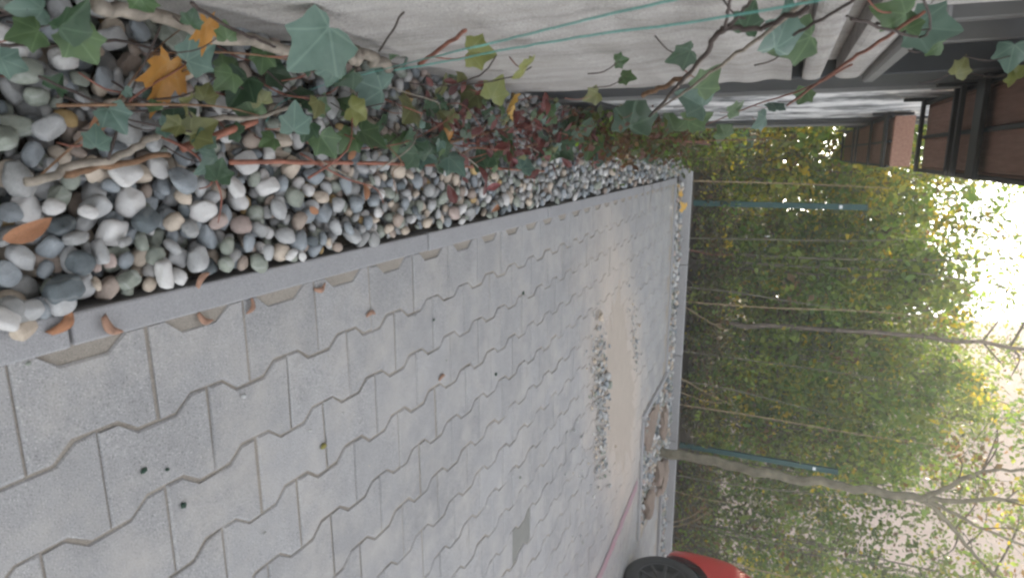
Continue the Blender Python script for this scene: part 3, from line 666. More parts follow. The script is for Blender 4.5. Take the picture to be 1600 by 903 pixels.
def leaf_obj(parent, kind, outline, pos, size, normal, twist, mat, name='leaf', var=7, fold=0.3, cup=0.4):
    k = (kind, mat.name, random.randrange(var))
    if k not in LEAFME:
        LEAFME[k] = mesh(*leaf_mesh(outline, fold * random.uniform(-0.3, 1.8), cup * random.uniform(-0.4, 2.0), k[2])); LEAFME[k].materials.append(mat)
    o = link(name, LEAFME[k], None, None)
    q_ = Vector(normal).normalized().to_track_quat('Z', 'Y') @ Matrix.Rotation(twist, 3, 'Z').to_quaternion()
    Mx = Matrix.LocRotScale(Vector(pos), q_, Vector((size,) * 3)) @ Matrix.Translation((0, -0.45, 0))
    if parent is not None:
        o.parent = parent; Mx = Matrix.Translation(-Vector(parent.location)) @ Mx
    o.matrix_local = Mx
    return o
ivy = put(empty('ivy', (-0.17, 0.6, 0)), 'green ivy trailing over the near pebbles and up the concrete wall', 'ivy plant')
ivy2 = put(empty('ivy', (-0.15, 2.0, 0)), 'ivy clump with dark leaves and tall stems by the dark pilaster', 'ivy plant')
def owner(p): return ivy if p[1] < 1.75 and not (p[1] > 1.3 and p[2] > 0.5) else ivy2
for (x, y, z, s, c) in IVY:
    to_cam = (Vector((0, 0, CAM_H)) - Vector((x, y, z))).normalized()
    nrm = to_cam * 0.9 + Vector((random.gauss(0, .42), random.gauss(0, .42), random.gauss(0.25, .3)))
    pr = owner((x, y, z))
    leaf_obj(pr, 'ivy', IVY_O, (x, y, z), s * 1.1, nrm, random.uniform(0, 6.28), M['ivy_' + c])
    foot = Vector((x + random.uniform(-.03, .03), y + random.uniform(-.05, .02), max(0.0, z - random.uniform(0.03, 0.08))))
    child('leaf_stalk', tube([(x, y, z - 0.002), ((x + foot.x) / 2 + .008, (y + foot.y) / 2, (z + foot.z) / 2), tuple(foot)], 0.0010, 0.0014, 4, 0, 3), M['stem_red'] if random.random() < .4 else M['stem_dark'], pr)
for (c, pts, r0, r1) in STEMS:
    child('stem', tube(pts, r0, r1, 7, r1 * 0.5, 5), M['stem_' + c], owner(pts[0]))
for k in range(46):                                             # thin trailing shoots on the stones
    x = random.uniform(-0.19, 0.0); y = random.uniform(0.45, 2.6) if k < 16 else random.uniform(1.3, 4.2); a = random.uniform(-0.6, 0.6); L = random.uniform(0.12, 0.35)
    pts = [(min(max(x + L * t * math.sin(a) + random.gauss(0, .008), -0.205), 0.15), y + L * t * math.cos(a), 0.03 + 0.05 * math.sin(3.1 * t) + random.uniform(0, .02)) for t in (0, .25, .5, .75, 1)]
    pr = owner(pts[0]); child('shoot', tube(pts, 0.0018, 0.001, 5, 0, 3), M['stem_dark'] if k % 3 else M['stem_red'], pr)
    for t in range(1, 5):
        if random.random() < 0.75:
            leaf_obj(pr, 'ivy', IVY_O, Vector(pts[t]) + Vector((random.gauss(0, .012), 0, .012)), random.uniform(0.022, 0.055), (random.gauss(0, .5), -.4 + random.gauss(0, .5), 1), random.uniform(0, 6.28), M['ivy_' + random.choice('bgddo')])
YL = ['yellow leaf at the left end of the far gravel strip', 'larger yellow leaf on the far gravel strip below the left post']
for i, (x, y, s) in enumerate(((0.36, 6.12, .07), (0.50, 6.3, .11))):
    put(leaf_obj(None, 'maple', MAP_O, (x, y, .045), s, (0.1, -.5, 1), 1.0 + i, M['maple_yellow'], 'maple_leaf', 3, .2, .2), YL[i], 'leaf', 'fallen leaves')
for k in range(70):                                             # tangle of dry runners over the stones
    y = random.uniform(0.5, 4.4); x = random.uniform(-0.19, 0.03) * (1 if y > 1.2 else 1.0); L = random.uniform(0.12, 0.40); a = random.gauss(0, 0.5)
    pts = [(min(max(x + L * t * math.sin(a) + random.gauss(0, .01), -0.205), 0.12), y + L * t * math.cos(a), 0.025 + random.uniform(.0, .05) + 0.05 * math.sin(3.1 * t)) for t in (0, .3, .6, 1)]
    child('runner', tube(pts, random.uniform(.0012, .0028), .0009, 5, 0, 4), M[random.choice(('stem_dark', 'stem_brown', 'stem_red', 'stem_pale'))], ivy if y < 1.75 else ivy2)
# dark red-leaved creeper in the middle of the bed
red = put(empty('red_creeper', (-0.08, 2.2, 0)), 'dark red leaved creeper among the ivy in the pebble bed', 'plant')
M['red_leaf'] = veined('red_leaf', (0.075, 0.02, 0.018), (0.14, 0.038, 0.032), (0.17, 0.06, 0.05), 0.3)
M['pink_leaf'] = veined('pink_leaf', (0.16, 0.04, 0.045), (0.23, 0.07, 0.07), (0.24, 0.10, 0.10), 0.3)
for k in range(210):
    y = random.choice((1.62, 1.85, 2.1, 2.4, 2.9, 3.4)) + random.gauss(0, 0.16); x = random.gauss(-0.06, 0.07); z = abs(random.gauss(0.07, 0.05)) + .02
    x = min(max(x, -0.19), 0.13)
    leaf_obj(red, 'oval', OVAL_O, (x, y, z), random.uniform(0.026, 0.06), (random.gauss(0, .6), -.5 + random.gauss(0, .5), 1), random.uniform(0, 6.28), M['pink_leaf'] if x > 0.02 and random.random() < .5 else M['red_leaf'])
for k in range(14):
    y = random.uniform(1.5, 2.7); x = random.uniform(-0.14, 0.05)
    child('stem', tube([(x, y, 0.0), (x + random.gauss(0, .03), y + .08, .06), (x + random.gauss(0, .05), y + random.uniform(.12, .3), random.uniform(.05, .16))], 0.0022, 0.0012, 5), M['stem_red'], red)

# canes, twine, fallen leaves
def one(name, me, mat, label, cat, group=None): return put(link(name, me, mat), label, cat, group)
one('cane', tube(CANE, 0.0048, 0.004, 8, 0.0006), M['cane'], 'long straight red-brown cane lying along the pebbles', 'cane')
one('broken_cane', tube(CANE2, 0.007, 0.006, 8, 0.0008), M['cane'], 'short thick orange-brown stick under the ivy near the orange leaf', 'stick')
one('broken_cane', tube(CANE3, 0.005, 0.004, 8, 0.0008), M['stem_brown'], 'tan stick lying among the dark red leaves', 'stick')
one('twine', tube(TWINE[0] + TWINE[1][1:], 0.0009, 0.0009, 6, 0.0002, 8), M['twine'], 'upper green twine tied to the ivy stem, running up the wall', 'twine', 'green twines')
one('twine', tube([Vector(p) + Vector((0.002, 0, 0.004)) for p in TWINE[2]], 0.0009, 0.0009, 6, 0.0002, 8), M['twine'], 'lower green twine leading past the concrete bands to the top', 'twine', 'green twines')
ML = ['big orange maple leaf on the near pebbles under ivy', 'yellow-orange maple leaf against the foot of the concrete wall', 'small orange leaf by the pale ivy stem at the wall', 'small orange leaf beside the dark red creeper']
for (p, s, c), lb in zip(MAPLE, ML):
    o = leaf_obj(None, 'maple', MAP_O, (p[0], p[1], p[2] + .02), s, (0.45, 0.35, 1), random.uniform(0, 6.28), M['maple_' + c], 'maple_leaf', 3, 0.5, 0.9); put(o, lb, 'leaf', 'fallen leaves')
def seed_mesh(L, bend, sd):
    r = random.Random(sd); V = []; F = []; n = 9
    for i in range(n):
        t = i / (n - 1); w = L * (0.06 + 0.12 * math.sin(math.pi * (0.15 + 0.85 * t)) ** 0.8) * (0.4 if i == n - 1 else 1)
        cx = bend * L * math.sin(math.pi * t); y = L * (t - 0.5); lift = 0.10 * L * math.sin(math.pi * t)
        for s, zz in ((-1, 0.0), (-0.3, 0.05), (0.4, 0.06), (1, 0.02)): V.append((cx + s * w, y, lift + zz * L + r.uniform(0, 0.02) * L))
        for s in (1, -1): V.append((cx + s * w * 0.98, y, lift - 0.02 * L))
    for i in range(n - 1):
        a, b = i * 6, i * 6 + 6
        for k in range(6): F.append((a + k, a + (k + 1) % 6, b + (k + 1) % 6, b + k))
    F.append(tuple(range(5, -1, -1))); F.append(tuple(range((n - 1) * 6, n * 6)))
    return mesh(V, F)
SL = ['orange-brown winged seed at the pebble edge of the kerb joint', 'curved brown winged seed lying on the nearest kerb stone', 'brown winged seed in the second sandy pocket along the kerb',
      'small brown winged seed on the paver edge beside the kerb', 'thin brown winged seed upright by the third sandy pocket', 'pale brown winged seed on the first paver row, farthest in that row',
      'tiny brown winged seed in the middle of the paving', 'slim brown winged seed on the inner edge of the kerb']
for i, p in enumerate(SEEDS):
    L = (0.046, 0.040, 0.034, 0.033, 0.035, 0.034, 0.034, 0.034)[i]
    o = one('winged_seed', seed_mesh(L, random.choice((-.22, .25)), i), M['dead_leaf'] if i == 0 else M['seed'], SL[i], 'seed', 'fallen winged seeds')
    o.location = (p[0], p[1], 0.012 if p[0] < KX1 else 0.003); o.rotation_euler = (0.05, 0, (0.9, -0.9, -0.6, -2.2, 0.25, -0.1, 0.1, 0.7)[i])
DL = ['orange-brown dry leaf lying on the nearest pebbles at the frame edge', 'small brown dry leaf under the thin ivy shoot', 'ochre dry leaf on the pebbles halfway to the kerb', 'brown dry leaf just below the long cane', 'yellowish dry leaf on the far pebbles by the kerb', 'reddish dry leaf lying across the long cane']
for i, p in enumerate(BROWNLEAF):
    o = leaf_obj(None, 'dead', OVAL_O, (p[0], p[1], max(p[2], 0.02) + .012), (0.06, 0.045, 0.035, 0.04, 0.04, 0.04)[i], (random.gauss(0, .4), -.4, 1), random.uniform(0, 6.28), M['dead_leaf'], 'dry_leaf', 2, 0.5, 0.3); put(o, DL[i], 'leaf', 'fallen leaves')
MS = ['dark moss fragment on a near paver, left one of two', 'dark moss fragment on a near paver, right one of two', 'green moss crumb on the paver joint nearest the bottom', 'yellowish lichen crumb on a paver in the middle distance', 'dark crumb on a paver beyond the middle', 'dark crumb on the far paver row close to the kerb', 'dark crumb beside a paver joint in the first rows']
M['moss'] = simple('moss', (0.035, 0.06, 0.045), 0.95, 0.1, var=0.4, scale=300); M['lichen'] = simple('lichen', (0.2, 0.18, 0.06), 0.95, 0.1, var=0.4, scale=300)
for i, p in enumerate(SPOTS):
    V, F = pebble_shape(3, 300 + i); r = np.random.default_rng(i); V = V * (1 + r.normal(0, 0.16, (len(V), 1))); s = (0.0045, 0.003, 0.005, 0.007, 0.006, 0.007, 0.004)[i]
    one('moss_crumb', mesh((V * np.array((s, s * 1.2, s * 0.35))).tolist(), F), M['lichen'] if i == 3 else M['moss'], MS[i], 'moss', 'crumbs of moss on the paving').location = (p[0], p[1], 0.003)

# ---------------------------------------------------------------- hedge, saplings and trees
GREEN = [(0.10, 0.19, 0.03), (0.15, 0.25, 0.038), (0.21, 0.29, 0.045), (0.19, 0.23, 0.04)]
YELLOW = [(0.60, 0.44, 0.03), (0.46, 0.38, 0.035), (0.30, 0.31, 0.035)]
BROWN = [(0.16, 0.10, 0.05), (0.20, 0.11, 0.06), (0.15, 0.12, 0.05)]
DARK = [(0.06, 0.08, 0.03), (0.08, 0.10, 0.035), (0.11, 0.11, 0.05)]
def leaves(centres, per, spread, size, pal, wts, up_bias=0.35):
    C_ = np.asarray(centres); n = len(C_) * per
    P = np.repeat(C_, per, 0) + rng.normal(size=(n, 3)) * np.asarray(spread)
    nr = rng.normal(size=(n, 3)); nr[:, 2] += up_bias * 2; nr /= np.linalg.norm(nr, axis=1, keepdims=True)
    t = rng.normal(size=(n, 3)); t -= nr * (t * nr).sum(1, keepdims=True); t /= np.linalg.norm(t, axis=1, keepdims=True); b = np.cross(nr, t)
    s = size * np.exp(rng.normal(0, 0.28, n))[:, None]
    quad = np.stack([P - t * s * 0.5, P + b * s * 0.30 + nr * s * 0.08 - t * s * .05, P + t * s * 0.5, P - b * s * 0.30 + nr * s * 0.08 - t * s * .05], 1).reshape(-1, 3)
    quad[:, 2] = np.maximum(quad[:, 2], 0.012)
    pal = np.asarray(pal); wts = np.asarray(wts, float); wts /= wts.sum()
    cl = np.repeat(rng.normal(1, 0.16, len(C_)), per)                        # clumps differ in hue a little
    dom = np.repeat(rng.choice(len(pal), len(C_), p=wts), per); idx = np.where(rng.random(n) < 0.72, dom, rng.choice(len(pal), n, p=wts)); cc = pal[idx] * (rng.normal(1, 0.10, n) * cl).clip(.55, 1.5)[:, None]
    return quad, cc.clip(0.004, 0.9)
def foliage(parts, name, parent, mat=None):
    quad = np.concatenate([p[0] for p in parts]); cc = np.concatenate([p[1] for p in parts]); n = len(cc)
    me = bpy.data.meshes.new('leaves'); me.vertices.add(4 * n); me.vertices.foreach_set('co', quad.ravel().astype(np.float32))
    me.loops.add(4 * n); me.loops.foreach_set('vertex_index', np.arange(4 * n, dtype=np.int32))
    me.polygons.add(n); me.polygons.foreach_set('loop_start', np.arange(0, 4 * n, 4, dtype=np.int32))
    try: me.polygons.foreach_set('loop_total', np.full(n, 4, dtype=np.int32))
    except Exception: pass
    me.update(); me.validate()
    at = me.color_attributes.new('leaf_colour', 'FLOAT_COLOR', 'POINT')
    at.data.foreach_set('color', np.concatenate([np.repeat(cc, 4, 0), np.ones((4 * n, 1))], 1).ravel().astype(np.float32))
    o = child(name, me, mat or M['foliage'], parent); o['kind'] = 'stuff'; return o
NT = [0]
def woody(name, label, cat, base, stems, clusters, per, spread, lsize, pal, wts, group, limb_r=0.012, limbs=14, bark='bark', crown='crown', trunk='trunk'):
    """stems: list of (points, r0, r1); clusters: leaf clump centres; limbs join some clumps to the nearest stem point"""
    t = put(empty(name, base), label, cat, group); NT[0] += 1
    allp = []
    for (pts, r0, r1) in stems:
        S = spline(pts, 5); m_ = len(S) - 1
        S = [S[0]] + [p + Vector((random.gauss(0, r0 * .25), random.gauss(0, r0 * .25), 0)) for p in S[1:]]
        child(trunk, mesh(*tube_data(S, [r0 + (r1 - r0) * i / m_ for i in range(m_ + 1)], 8)), M[bark], t)
        allp += [(p, r0 + (r1 - r0) * i / m_) for i, p in enumerate(S) if i > m_ * 0.2]
    V = []; F = []
    cl = list(clusters); random.shuffle(cl)
    for c in cl[:limbs]:
        c = Vector(c); cand = [p for p in allp if p[0].z < c.z + 0.05] or allp
        p, r = min(cand, key=lambda q_: (q_[0] - c).length + 0.35 * abs(c.z - q_[0].z - 0.45 * (Vector((q_[0].x, q_[0].y)) - Vector((c.x, c.y))).length))
        mid = (p + c) / 2 + Vector((random.gauss(0, .05), random.gauss(0, .05), 0.06)); rr = min(limb_r, r * 0.7)
        S = spline([p, mid, c], 4); tube_data(S, [rr * (1 - 0.75 * i / (len(S) - 1)) for i in range(len(S))], 5, V, F)
        for _ in range(2):
            e = c + Vector((random.gauss(0, .16), random.gauss(0, .16), random.gauss(.1, .12))); tube_data([mid.lerp(c, random.uniform(.2, .9)), e], [rr * .4, rr * .15], 4, V, F)
    if V:
        b = child('branches', mesh(V, F), M['twig'], t); b['kind'] = 'stuff'
    foliage([leaves(clusters, per, spread, lsize, pal, wts)], crown, t)
    return t
def blob(n, c, r, zmin=0.05, shell=0.0):
    out = []
    while len(out) < n:
        v = rng.normal(size=3); v /= np.linalg.norm(v); v *= rng.random() ** (1 / 3) if not shell else (shell + (1 - shell) * rng.random())
        p = np.array(c) + v * np.array(r)
        if p[2] > zmin: out.append(tuple(p))
    return out
def hexpal(g, y, b, d): return GREEN + YELLOW + BROWN + DARK, [g] * 4 + [y] * 3 + [b] * 3 + [d] * 3

# undergrowth behind the far kerb
ul = ['ivy-dark low bush where the house wall meets the hedge', 'low brownish bush beside the left green post', 'low dark tangle under the slim sapling pair', 'low olive bush behind the straight far kerb',
      'low bush with brown leaves left of the right green post', 'low dark bush just right of the tree trunk', 'low green bush behind the red car bumper', 'low dark bush at the far right behind the red car']
for i, x in enumerate((-0.05, 0.75, 1.45, 2.15, 2.95, 3.9, 4.9, 6.0)):
    pal, w = hexpal(1.0, 0.35 if i < 5 else .1, 1.2, 2.2)
    hgt = (0.85, 0.6, 0.55, 0.6, 0.55, 0.6, 0.7, 0.8)[i]
    st = [([(x + random.gauss(0, .1), 7.3, 0), (x + random.gauss(0, .2), 7.35, hgt * .6), (x + random.gauss(0, .3), 7.35, hgt * 1.2)], .007, .003) for _ in range(4)]
    woody('low_bush', ul[i], 'bush', (x, 7.35, 0), st, blob(44, (x, 7.35, hgt * 0.42), (0.46, 0.38, hgt * 0.55)), 36, (.075, .075, .06), 0.045, pal, w, 'low bushes behind the far kerb', .004, 26, 'twig', 'crown', 'stem')
woody('ivy_bush', 'leafy ground bush growing over the pebbles at the end of the bed', 'bush', (-0.02, 5.6, 0), [([(-0.1, 5.5, 0), (-0.08, 5.6, .3), (-0.05, 5.7, .6)], .008, .003), ([(0.0, 5.9, 0), (0.05, 5.9, .3), (0.1, 6.0, .55)], .008, .003)],
      blob(40, (-0.05, 5.75, 0.26), (0.17, 0.65, 0.42)), 34, (.05, .09, .05), 0.04, *hexpal(1.4, .3, .8, 1.6), None, .004, 16, 'twig', 'crown', 'stem')
woody('trailing_bush', 'sparse reddish-brown bush with small leaves by the mottled plaster wall', 'bush', (-0.1, 3.9, 0), [([(-0.12, 3.6, 0), (-0.10, 3.8, .2), (-0.06, 4.1, .5)], .006, .003), ([(-0.05, 4.2, 0), (-.08, 4.4, .3), (-.1, 4.7, .8)], .005, .002)],
      blob(80, (-0.09, 3.75, 0.14), (0.12, 1.25, 0.24)), 26, (.04, .09, .04), 0.035, GREEN[:2] + DARK + [(0.13, 0.05, 0.04), (0.10, 0.045, 0.035), (0.16, 0.09, 0.06)], [1, 1, 1.2, 1.2, 1.2, 2, 2, 2], None, .003, 14, 'stem_red', 'crown', 'stem')

# slim saplings and shrubs of the hedge
def sapling(x, y, h, lean, label, pal, n, per, rx, z0=0.7, stems=3, ls=0.052, r0=0.013, group='saplings of the hedge'):
    st = []
    for k in range(stems):
        dx = random.gauss(0, 0.10); st.append(([(x + dx * .4, y, 0), (x + dx + lean * .3, y + random.gauss(0, .06), h * .35), (x + dx * 1.6 + lean * .7, y, h * .7), (x + dx * 2 + lean, y, h * 1.02)], r0 * random.uniform(.7, 1.1), .003))
    cl = []
    for c in blob(n, (x + lean * .5, y, (z0 + h) / 2), (rx, rx * .9, (h - z0) * .58), 0.15): cl.append(c)
    woody('hedge_sapling', label, 'sapling', (x, y, 0), st, cl, per, (.10, .10, .085), ls, pal[0], pal[1], group, .007, 30)
sl = [(-0.75, 8.1, 2.7, 0.0, 'bushy sapling at the left end of the hedge, beside the house wall', hexpal(3, .8, .2, .3), .62),
      (0.15, 7.7, 2.75, 0.05, 'yellowing sapling just left of the left green post', hexpal(2.2, 1.7, .2, .2), .55),
      (0.78, 8.3, 3.0, 0.0, 'sapling with yellow leaves just right of the left green post', hexpal(2.4, 1.2, .3, .2), .6),
      (1.25, 7.7, 2.75, -0.05, 'bright green sapling between left post and slim trunk', hexpal(3.4, .25, .15, .3), .55),
      (1.75, 8.5, 2.95, 0.0, 'olive sapling behind the slim bare trunk', hexpal(2.6, .5, .6, .3), .6),
      (2.35, 7.8, 2.85, 0.05, 'green-yellow sapling right of the slim bare trunk', hexpal(3.2, .5, .2, .3), .55),
      (2.85, 8.6, 3.35, 0.0, 'tall green sapling midway between trunk and right post', hexpal(3.2, .35, .3, .3), .6),
      (3.25, 7.9, 2.9, 0.1, 'sapling with yellow leaves left of the right green post', hexpal(3.0, .5, .3, .3), .55),
      (4.1, 8.4, 3.7, 0.0, 'airy green sapling right of the forked tree', hexpal(2.4, .3, .4, .6), .6),
      (4.9, 7.9, 3.7, 0.0, 'airy sapling with a thin wand-like stem above the red car', hexpal(2.4, .4, .4, .5), .6),
      (5.9, 8.5, 3.9, 0.0, 'dense green sapling at the right end of the hedge', hexpal(2.4, .3, .4, .6), .7)]
for i, (x, y, h_, le, lb, pal, rx) in enumerate(sl):
    right = x > 3.5
    sapling(x, y, h_, le, lb, pal, 84 if right else 125, 40 if right else 44, rx, 0.2, ls=0.064)
# slim bare trunk and thin pale stems standing in the hedge
woody('slim_tree', 'slim dark bare trunk rising straight through the hedge middle', 'tree', (1.95, 7.55, 0), [([(1.95, 7.55, 0), (1.94, 7.55, .9), (1.89, 7.55, 2.2), (1.93, 7.55, 3.4), (1.95, 7.6, 4.4)], .034, .012)],
      blob(34, (1.9, 7.7, 3.55), (.9, .6, .75)), 16, (.11, .11, .09), .05, *hexpal(1.6, .7, .5, .4), None, .012, 24)
woody('slim_tree', 'pale thin twin-stemmed tree between left post and slim dark trunk', 'tree', (1.10, 7.5, 0), [([(1.10, 7.5, 0), (1.12, 7.5, .85), (1.09, 7.5, 2.1), (1.0, 7.5, 3.2)], .016, .007), ([(1.16, 7.5, 0), (1.22, 7.5, .85), (1.2, 7.5, 2.1), (1.3, 7.5, 3.1)], .014, .006)],
      blob(18, (1.15, 7.7, 2.9), (.6, .5, .6)), 15, (.1, .1, .09), .05, *hexpal(1.6, .7, .5, .4), None, .008, 14, 'bark_grey')
# the forked tree in the bed
FT = [([(2.95, 5.98, -0.05), (2.945, 5.98, .43), (2.985, 5.98, 1.0), (2.98, 5.98, 1.56), (2.965, 5.98, 1.98), (2.95, 5.98, 2.30)], .052, .034),
      ([(2.95, 5.98, 2.27), (2.80, 5.99, 2.46), (2.65, 6.0, 2.62), (2.54, 6.0, 2.95), (2.4, 6.0, 3.6)], .024, .008),
      ([(2.95, 5.98, 2.27), (2.90, 5.96, 2.55), (2.80, 5.95, 2.95), (2.75, 5.95, 3.8)], .026, .008),
      ([(2.95, 5.98, 2.26), (3.08, 6.0, 2.42), (3.25, 6.02, 2.58), (3.50, 6.05, 2.80), (3.85, 6.1, 3.3)], .026, .008),
      ([(2.95, 5.98, 2.28), (3.03, 5.95, 2.52), (3.12, 5.9, 2.80), (3.3, 5.9, 3.6)], .02, .007)]
woody('forked_tree', 'young forked tree with mossy grey trunk in the stony bed', 'tree', (2.95, 5.98, 0), FT,
      blob(90, (3.25, 6.2, 3.05), (1.15, .7, .75), 2.3), 22, (.11, .11, .1), .05, *hexpal(2.0, .3, 1.2, .4), None, .009, 34, 'bark_grey')
# taller trees farther behind
bt = [(-3.2, 13.0, 5.6, 'tall tree far behind the house corner', 1.6), (-0.6, 12.2, 3.55, 'broad yellow-green tree behind the left post', 1.3), (1.3, 12.8, 3.5, 'broad green tree behind the hedge, under the bright sky', 1.2), (3.1, 13.5, 4.2, 'broad green tree behind the slim dark trunk', 1.3),
      (5.0, 14.0, 5.8, 'tall tree behind the forked tree, left of the pale house', 1.4), (8.4, 11.2, 4.6, 'airy tree partly hiding the pale house', 1.3)]
for (x, y, h_, lb, rx) in bt:
    st = [([(x, y, 0), (x + .1, y, h_ * .35), (x - .05, y, h_ * .7), (x, y, h_)], .07, .015)]
    woody('background_tree', lb, 'tree', (x, y, 0), st, blob(110, (x, y, h_ * .5), (rx, rx, h_ * .5), .2), 52, (.17, .17, .14), .095, *hexpal(3.0, .6, .4, .3), 'trees behind the hedge', .02, 26)
tk = ['dense bush behind the house wall corner', 'dense yellow bush far behind the left post', 'dense green bush far behind the bright green sapling', 'dense bush far behind the slim dark trunk', 'dense bush far behind the tall sapling', 'dense bush far behind the right post', 'loose bush in front of the pale house', 'loose bush far right in front of the pale house']
for i, x in enumerate((-2.4, -1.0, 0.4, 1.8, 3.2, 4.6, 6.2, 8.2)):
    h_ = (3.5, 3.4, 3.3, 3.3, 3.5, 3.2, 2.4, 2.5)[i]
    woody('thicket_bush', tk[i], 'bush', (x, 10.6, 0), [([(x + random.gauss(0, .3), 10.6, 0), (x + random.gauss(0, .3), 10.6, h_ * .5), (x + random.gauss(0, .4), 10.6, h_)], .02, .006) for _ in range(3)],
          blob(130, (x, 10.6, h_ * .45), (.95, .7, h_ * .56), .08), 46 if i < 6 else 26, (.13, .13, .12), .085, *hexpal(3.0, .5 if i < 4 else .25, .4, .6), 'dense bushes behind the hedge', .01, 24, 'twig', 'crown', 'stem')
# sparse high boughs against the sky
for (x, y, h_, lb, n_) in [(0.35, 9.6, 4.4, 'thin high tree with sparse leaves right under the low sun', 52), (2.55, 9.9, 4.6, 'thin high tree with sparse leaves against the white sky', 46), (-1.2, 10.2, 4.2, 'thin high tree behind the wall planters', 46)]:
    st = [([(x, y, 0), (x + .05, y, 1.6), (x - .1, y, 3.0), (x + .1, y, h_)], .028, .008), ([(x, y, 1.2), (x + .4, y, 2.6), (x + .8, y, h_ * .9)], .02, .006), ([(x, y, 1.4), (x - .4, y, 2.7), (x - .7, y, h_ * .85)], .02, .006)]
    woody('high_tree', lb, 'tree', (x, y, 0), st, blob(int(n_ * 2.3), (x, y, 3.15), (1.5, .6, .95), 1.9), 24, (.15, .15, .13), .055, *hexpal(2.6, .5, .3, .4), 'thin trees above the hedge', .009, 40)
for k, (x, ln, h_) in enumerate(((0.28, .05, 1.9), (0.9, -.1, 2.3), (1.45, .12, 1.7), (1.62, -.05, 2.5), (2.2, .1, 2.4), (2.55, .22, 1.9), (2.85, .05, 2.6), (3.75, -.1, 2.2), (4.35, .05, 3.0), (4.75, .02, 3.1), (5.15, -.04, 3.0))):
    one('bare_shoot', tube([(x, 7.05, 0), (x + ln * .2, 7.06, h_ * .35), (x + ln * .6 + random.gauss(0, .02), 7.08, h_ * .7), (x + ln, 7.1, h_)], random.uniform(.006, .010), .003, 6), M['bark_grey'] if k % 3 else M['dry_stalk'],
        ('first', 'second', 'third', 'fourth', 'fifth', 'sixth', 'seventh', 'eighth', 'ninth', 'tenth', 'eleventh')[k] + ' thin bare shoot before the hedge, counted from the house wall', 'shoot', 'thin bare shoots before the hedge')
# dry stalks standing in front of the hedge
DS = [((0.98, 6.80), (1.02, 6.80), .52, 'reddish dry stalk standing at the far kerb below the pale twin stems'), ((2.45, 6.9), (2.75, 7.0), .62, 'pale dry stalk leaning right, left of the right post'), ((2.62, 6.88), (2.70, 6.9), .5, 'short dry stalk close to the right post'),
      ((4.25, 6.8), (3.95, 6.85), .42, 'pale bent dry stalk leaning left behind the car'), ((4.32, 6.82), (4.02, 6.87), .46, 'second pale bent dry stalk crossing the first behind the car'), ((3.9, 6.95), (3.92, 7.0), .8, 'thin upright dry stalk right of the forked trunk'), ((1.6, 6.85), (1.9, 7.0), .5, 'thin dry stalk leaning left of the slim trunk')]
for a, b, h_, lb in DS:
    mid = ((a[0] + b[0]) / 2 + .03, (a[1] + b[1]) / 2, h_ * .55)
    one('dry_stalk', tube([(a[0], a[1], 0), mid, (b[0], b[1], h_)], .0055, .003, 5), M['stem_red'] if 'reddish' in lb else M['dry_stalk'], lb, 'stalk', 'dry stalks before the hedge')
V, F = LO[3]
for i, (x, y) in enumerate(((1.02, 7.0), (1.42, 6.85), (1.62, 6.83), (2.06, 6.84), (3.15, 6.85))):
    o = one('white_stone', mesh((V * np.array((.026, .022, .016))).tolist(), F), PM[3], ['white pebble behind the far kerb near the reddish stalk', 'white pebble behind the far kerb, left of a close pair', 'white pebble behind the far kerb, right of a close pair', 'white pebble behind the far kerb near the slim trunk', 'white pebble behind the far kerb near the forked trunk'][i], 'pebble', 'white pebbles behind the far kerb'); o.location = (x, y, 0.03)

# ---------------------------------------------------------------- green fence posts
def post(x, y, h_, label):
    t = put(empty('fence_post', (x, y, 0)), label, 'post', 'green fence posts')
    child('upright', box(x - .03, x + .03, y - .02, y + .02, -0.1, h_, .004, 2), M['post_green'], t)
    child('cap', box(x - .033, x + .033, y - .023, y + .023, h_ + .001, h_ + .018, .004), M['post_green'], t)
    for z in (.35, .85, h_ - .22):
        child('clip', box(x - .018, x + .018, y - .030, y - .021, z - .015, z + .015, .003), M['cap'] if z > 1.2 else M['post_green'], t)
post(0.52, 7.10, 1.70, 'left green steel fence post standing in the hedge')
post(3.42, 7.20, 1.72, 'right green steel fence post beside the forked tree')

# ---------------------------------------------------------------- buildings behind the hedge
def house(x0, x1, y0, y1, h_, mat, label, wins, name='house'):
    t = put(empty(name, (x0, y0, 0)), label, 'house')
    child('wall', box(x0, x1, y0, y1, 0, h_), mat, t)
    bm = bmesh.new(); mx_ = (y0 + y1) / 2
    vv = [bm.verts.new(p) for p in ((x0 - .3, y0 - .4, h_), (x1 + .3, y0 - .4, h_), (x1 + .3, y1 + .4, h_), (x0 - .3, y1 + .4, h_), (x0 - .3, mx_, h_ + 2.2), (x1 + .3, mx_, h_ + 2.2))]
    for f in ((0, 1, 5, 4), (2, 3, 4, 5), (1, 2, 5), (3, 0, 4), (3, 2, 1, 0)): bm.faces.new([vv[i] for i in f])
    child('roof', from_bm(bm), M['roof'], t)
    for (a, b, c, d) in wins:
        w = child('window', box(a, b, y0 - .03, y0 - .002, c, d), M['glass'], t)
        for (e, f, g, k) in ((a - .06, a, c, d), (b, b + .06, c, d), (a - .06, b + .06, d, d + .06), (a - .1, b + .1, c - .06, c)):
            o = child('window_frame', box(e, f, y0 - .06, y0 - .003, g, k), M['frame'], t)
    return t
house(5.3, 18, 15.5, 24, 8.5, M['far_wall'], 'pale pinkish rendered house seen through leaves on the right', [(9.8, 10.9, 4.6, 6.0), (12.4, 13.4, 2.2, 3.6)])
house(1.9, 3.1, 15.0, 17.5, 1.75, M['far_white'], 'small whitish shed glimpsed low through the hedge', [], 'shed')

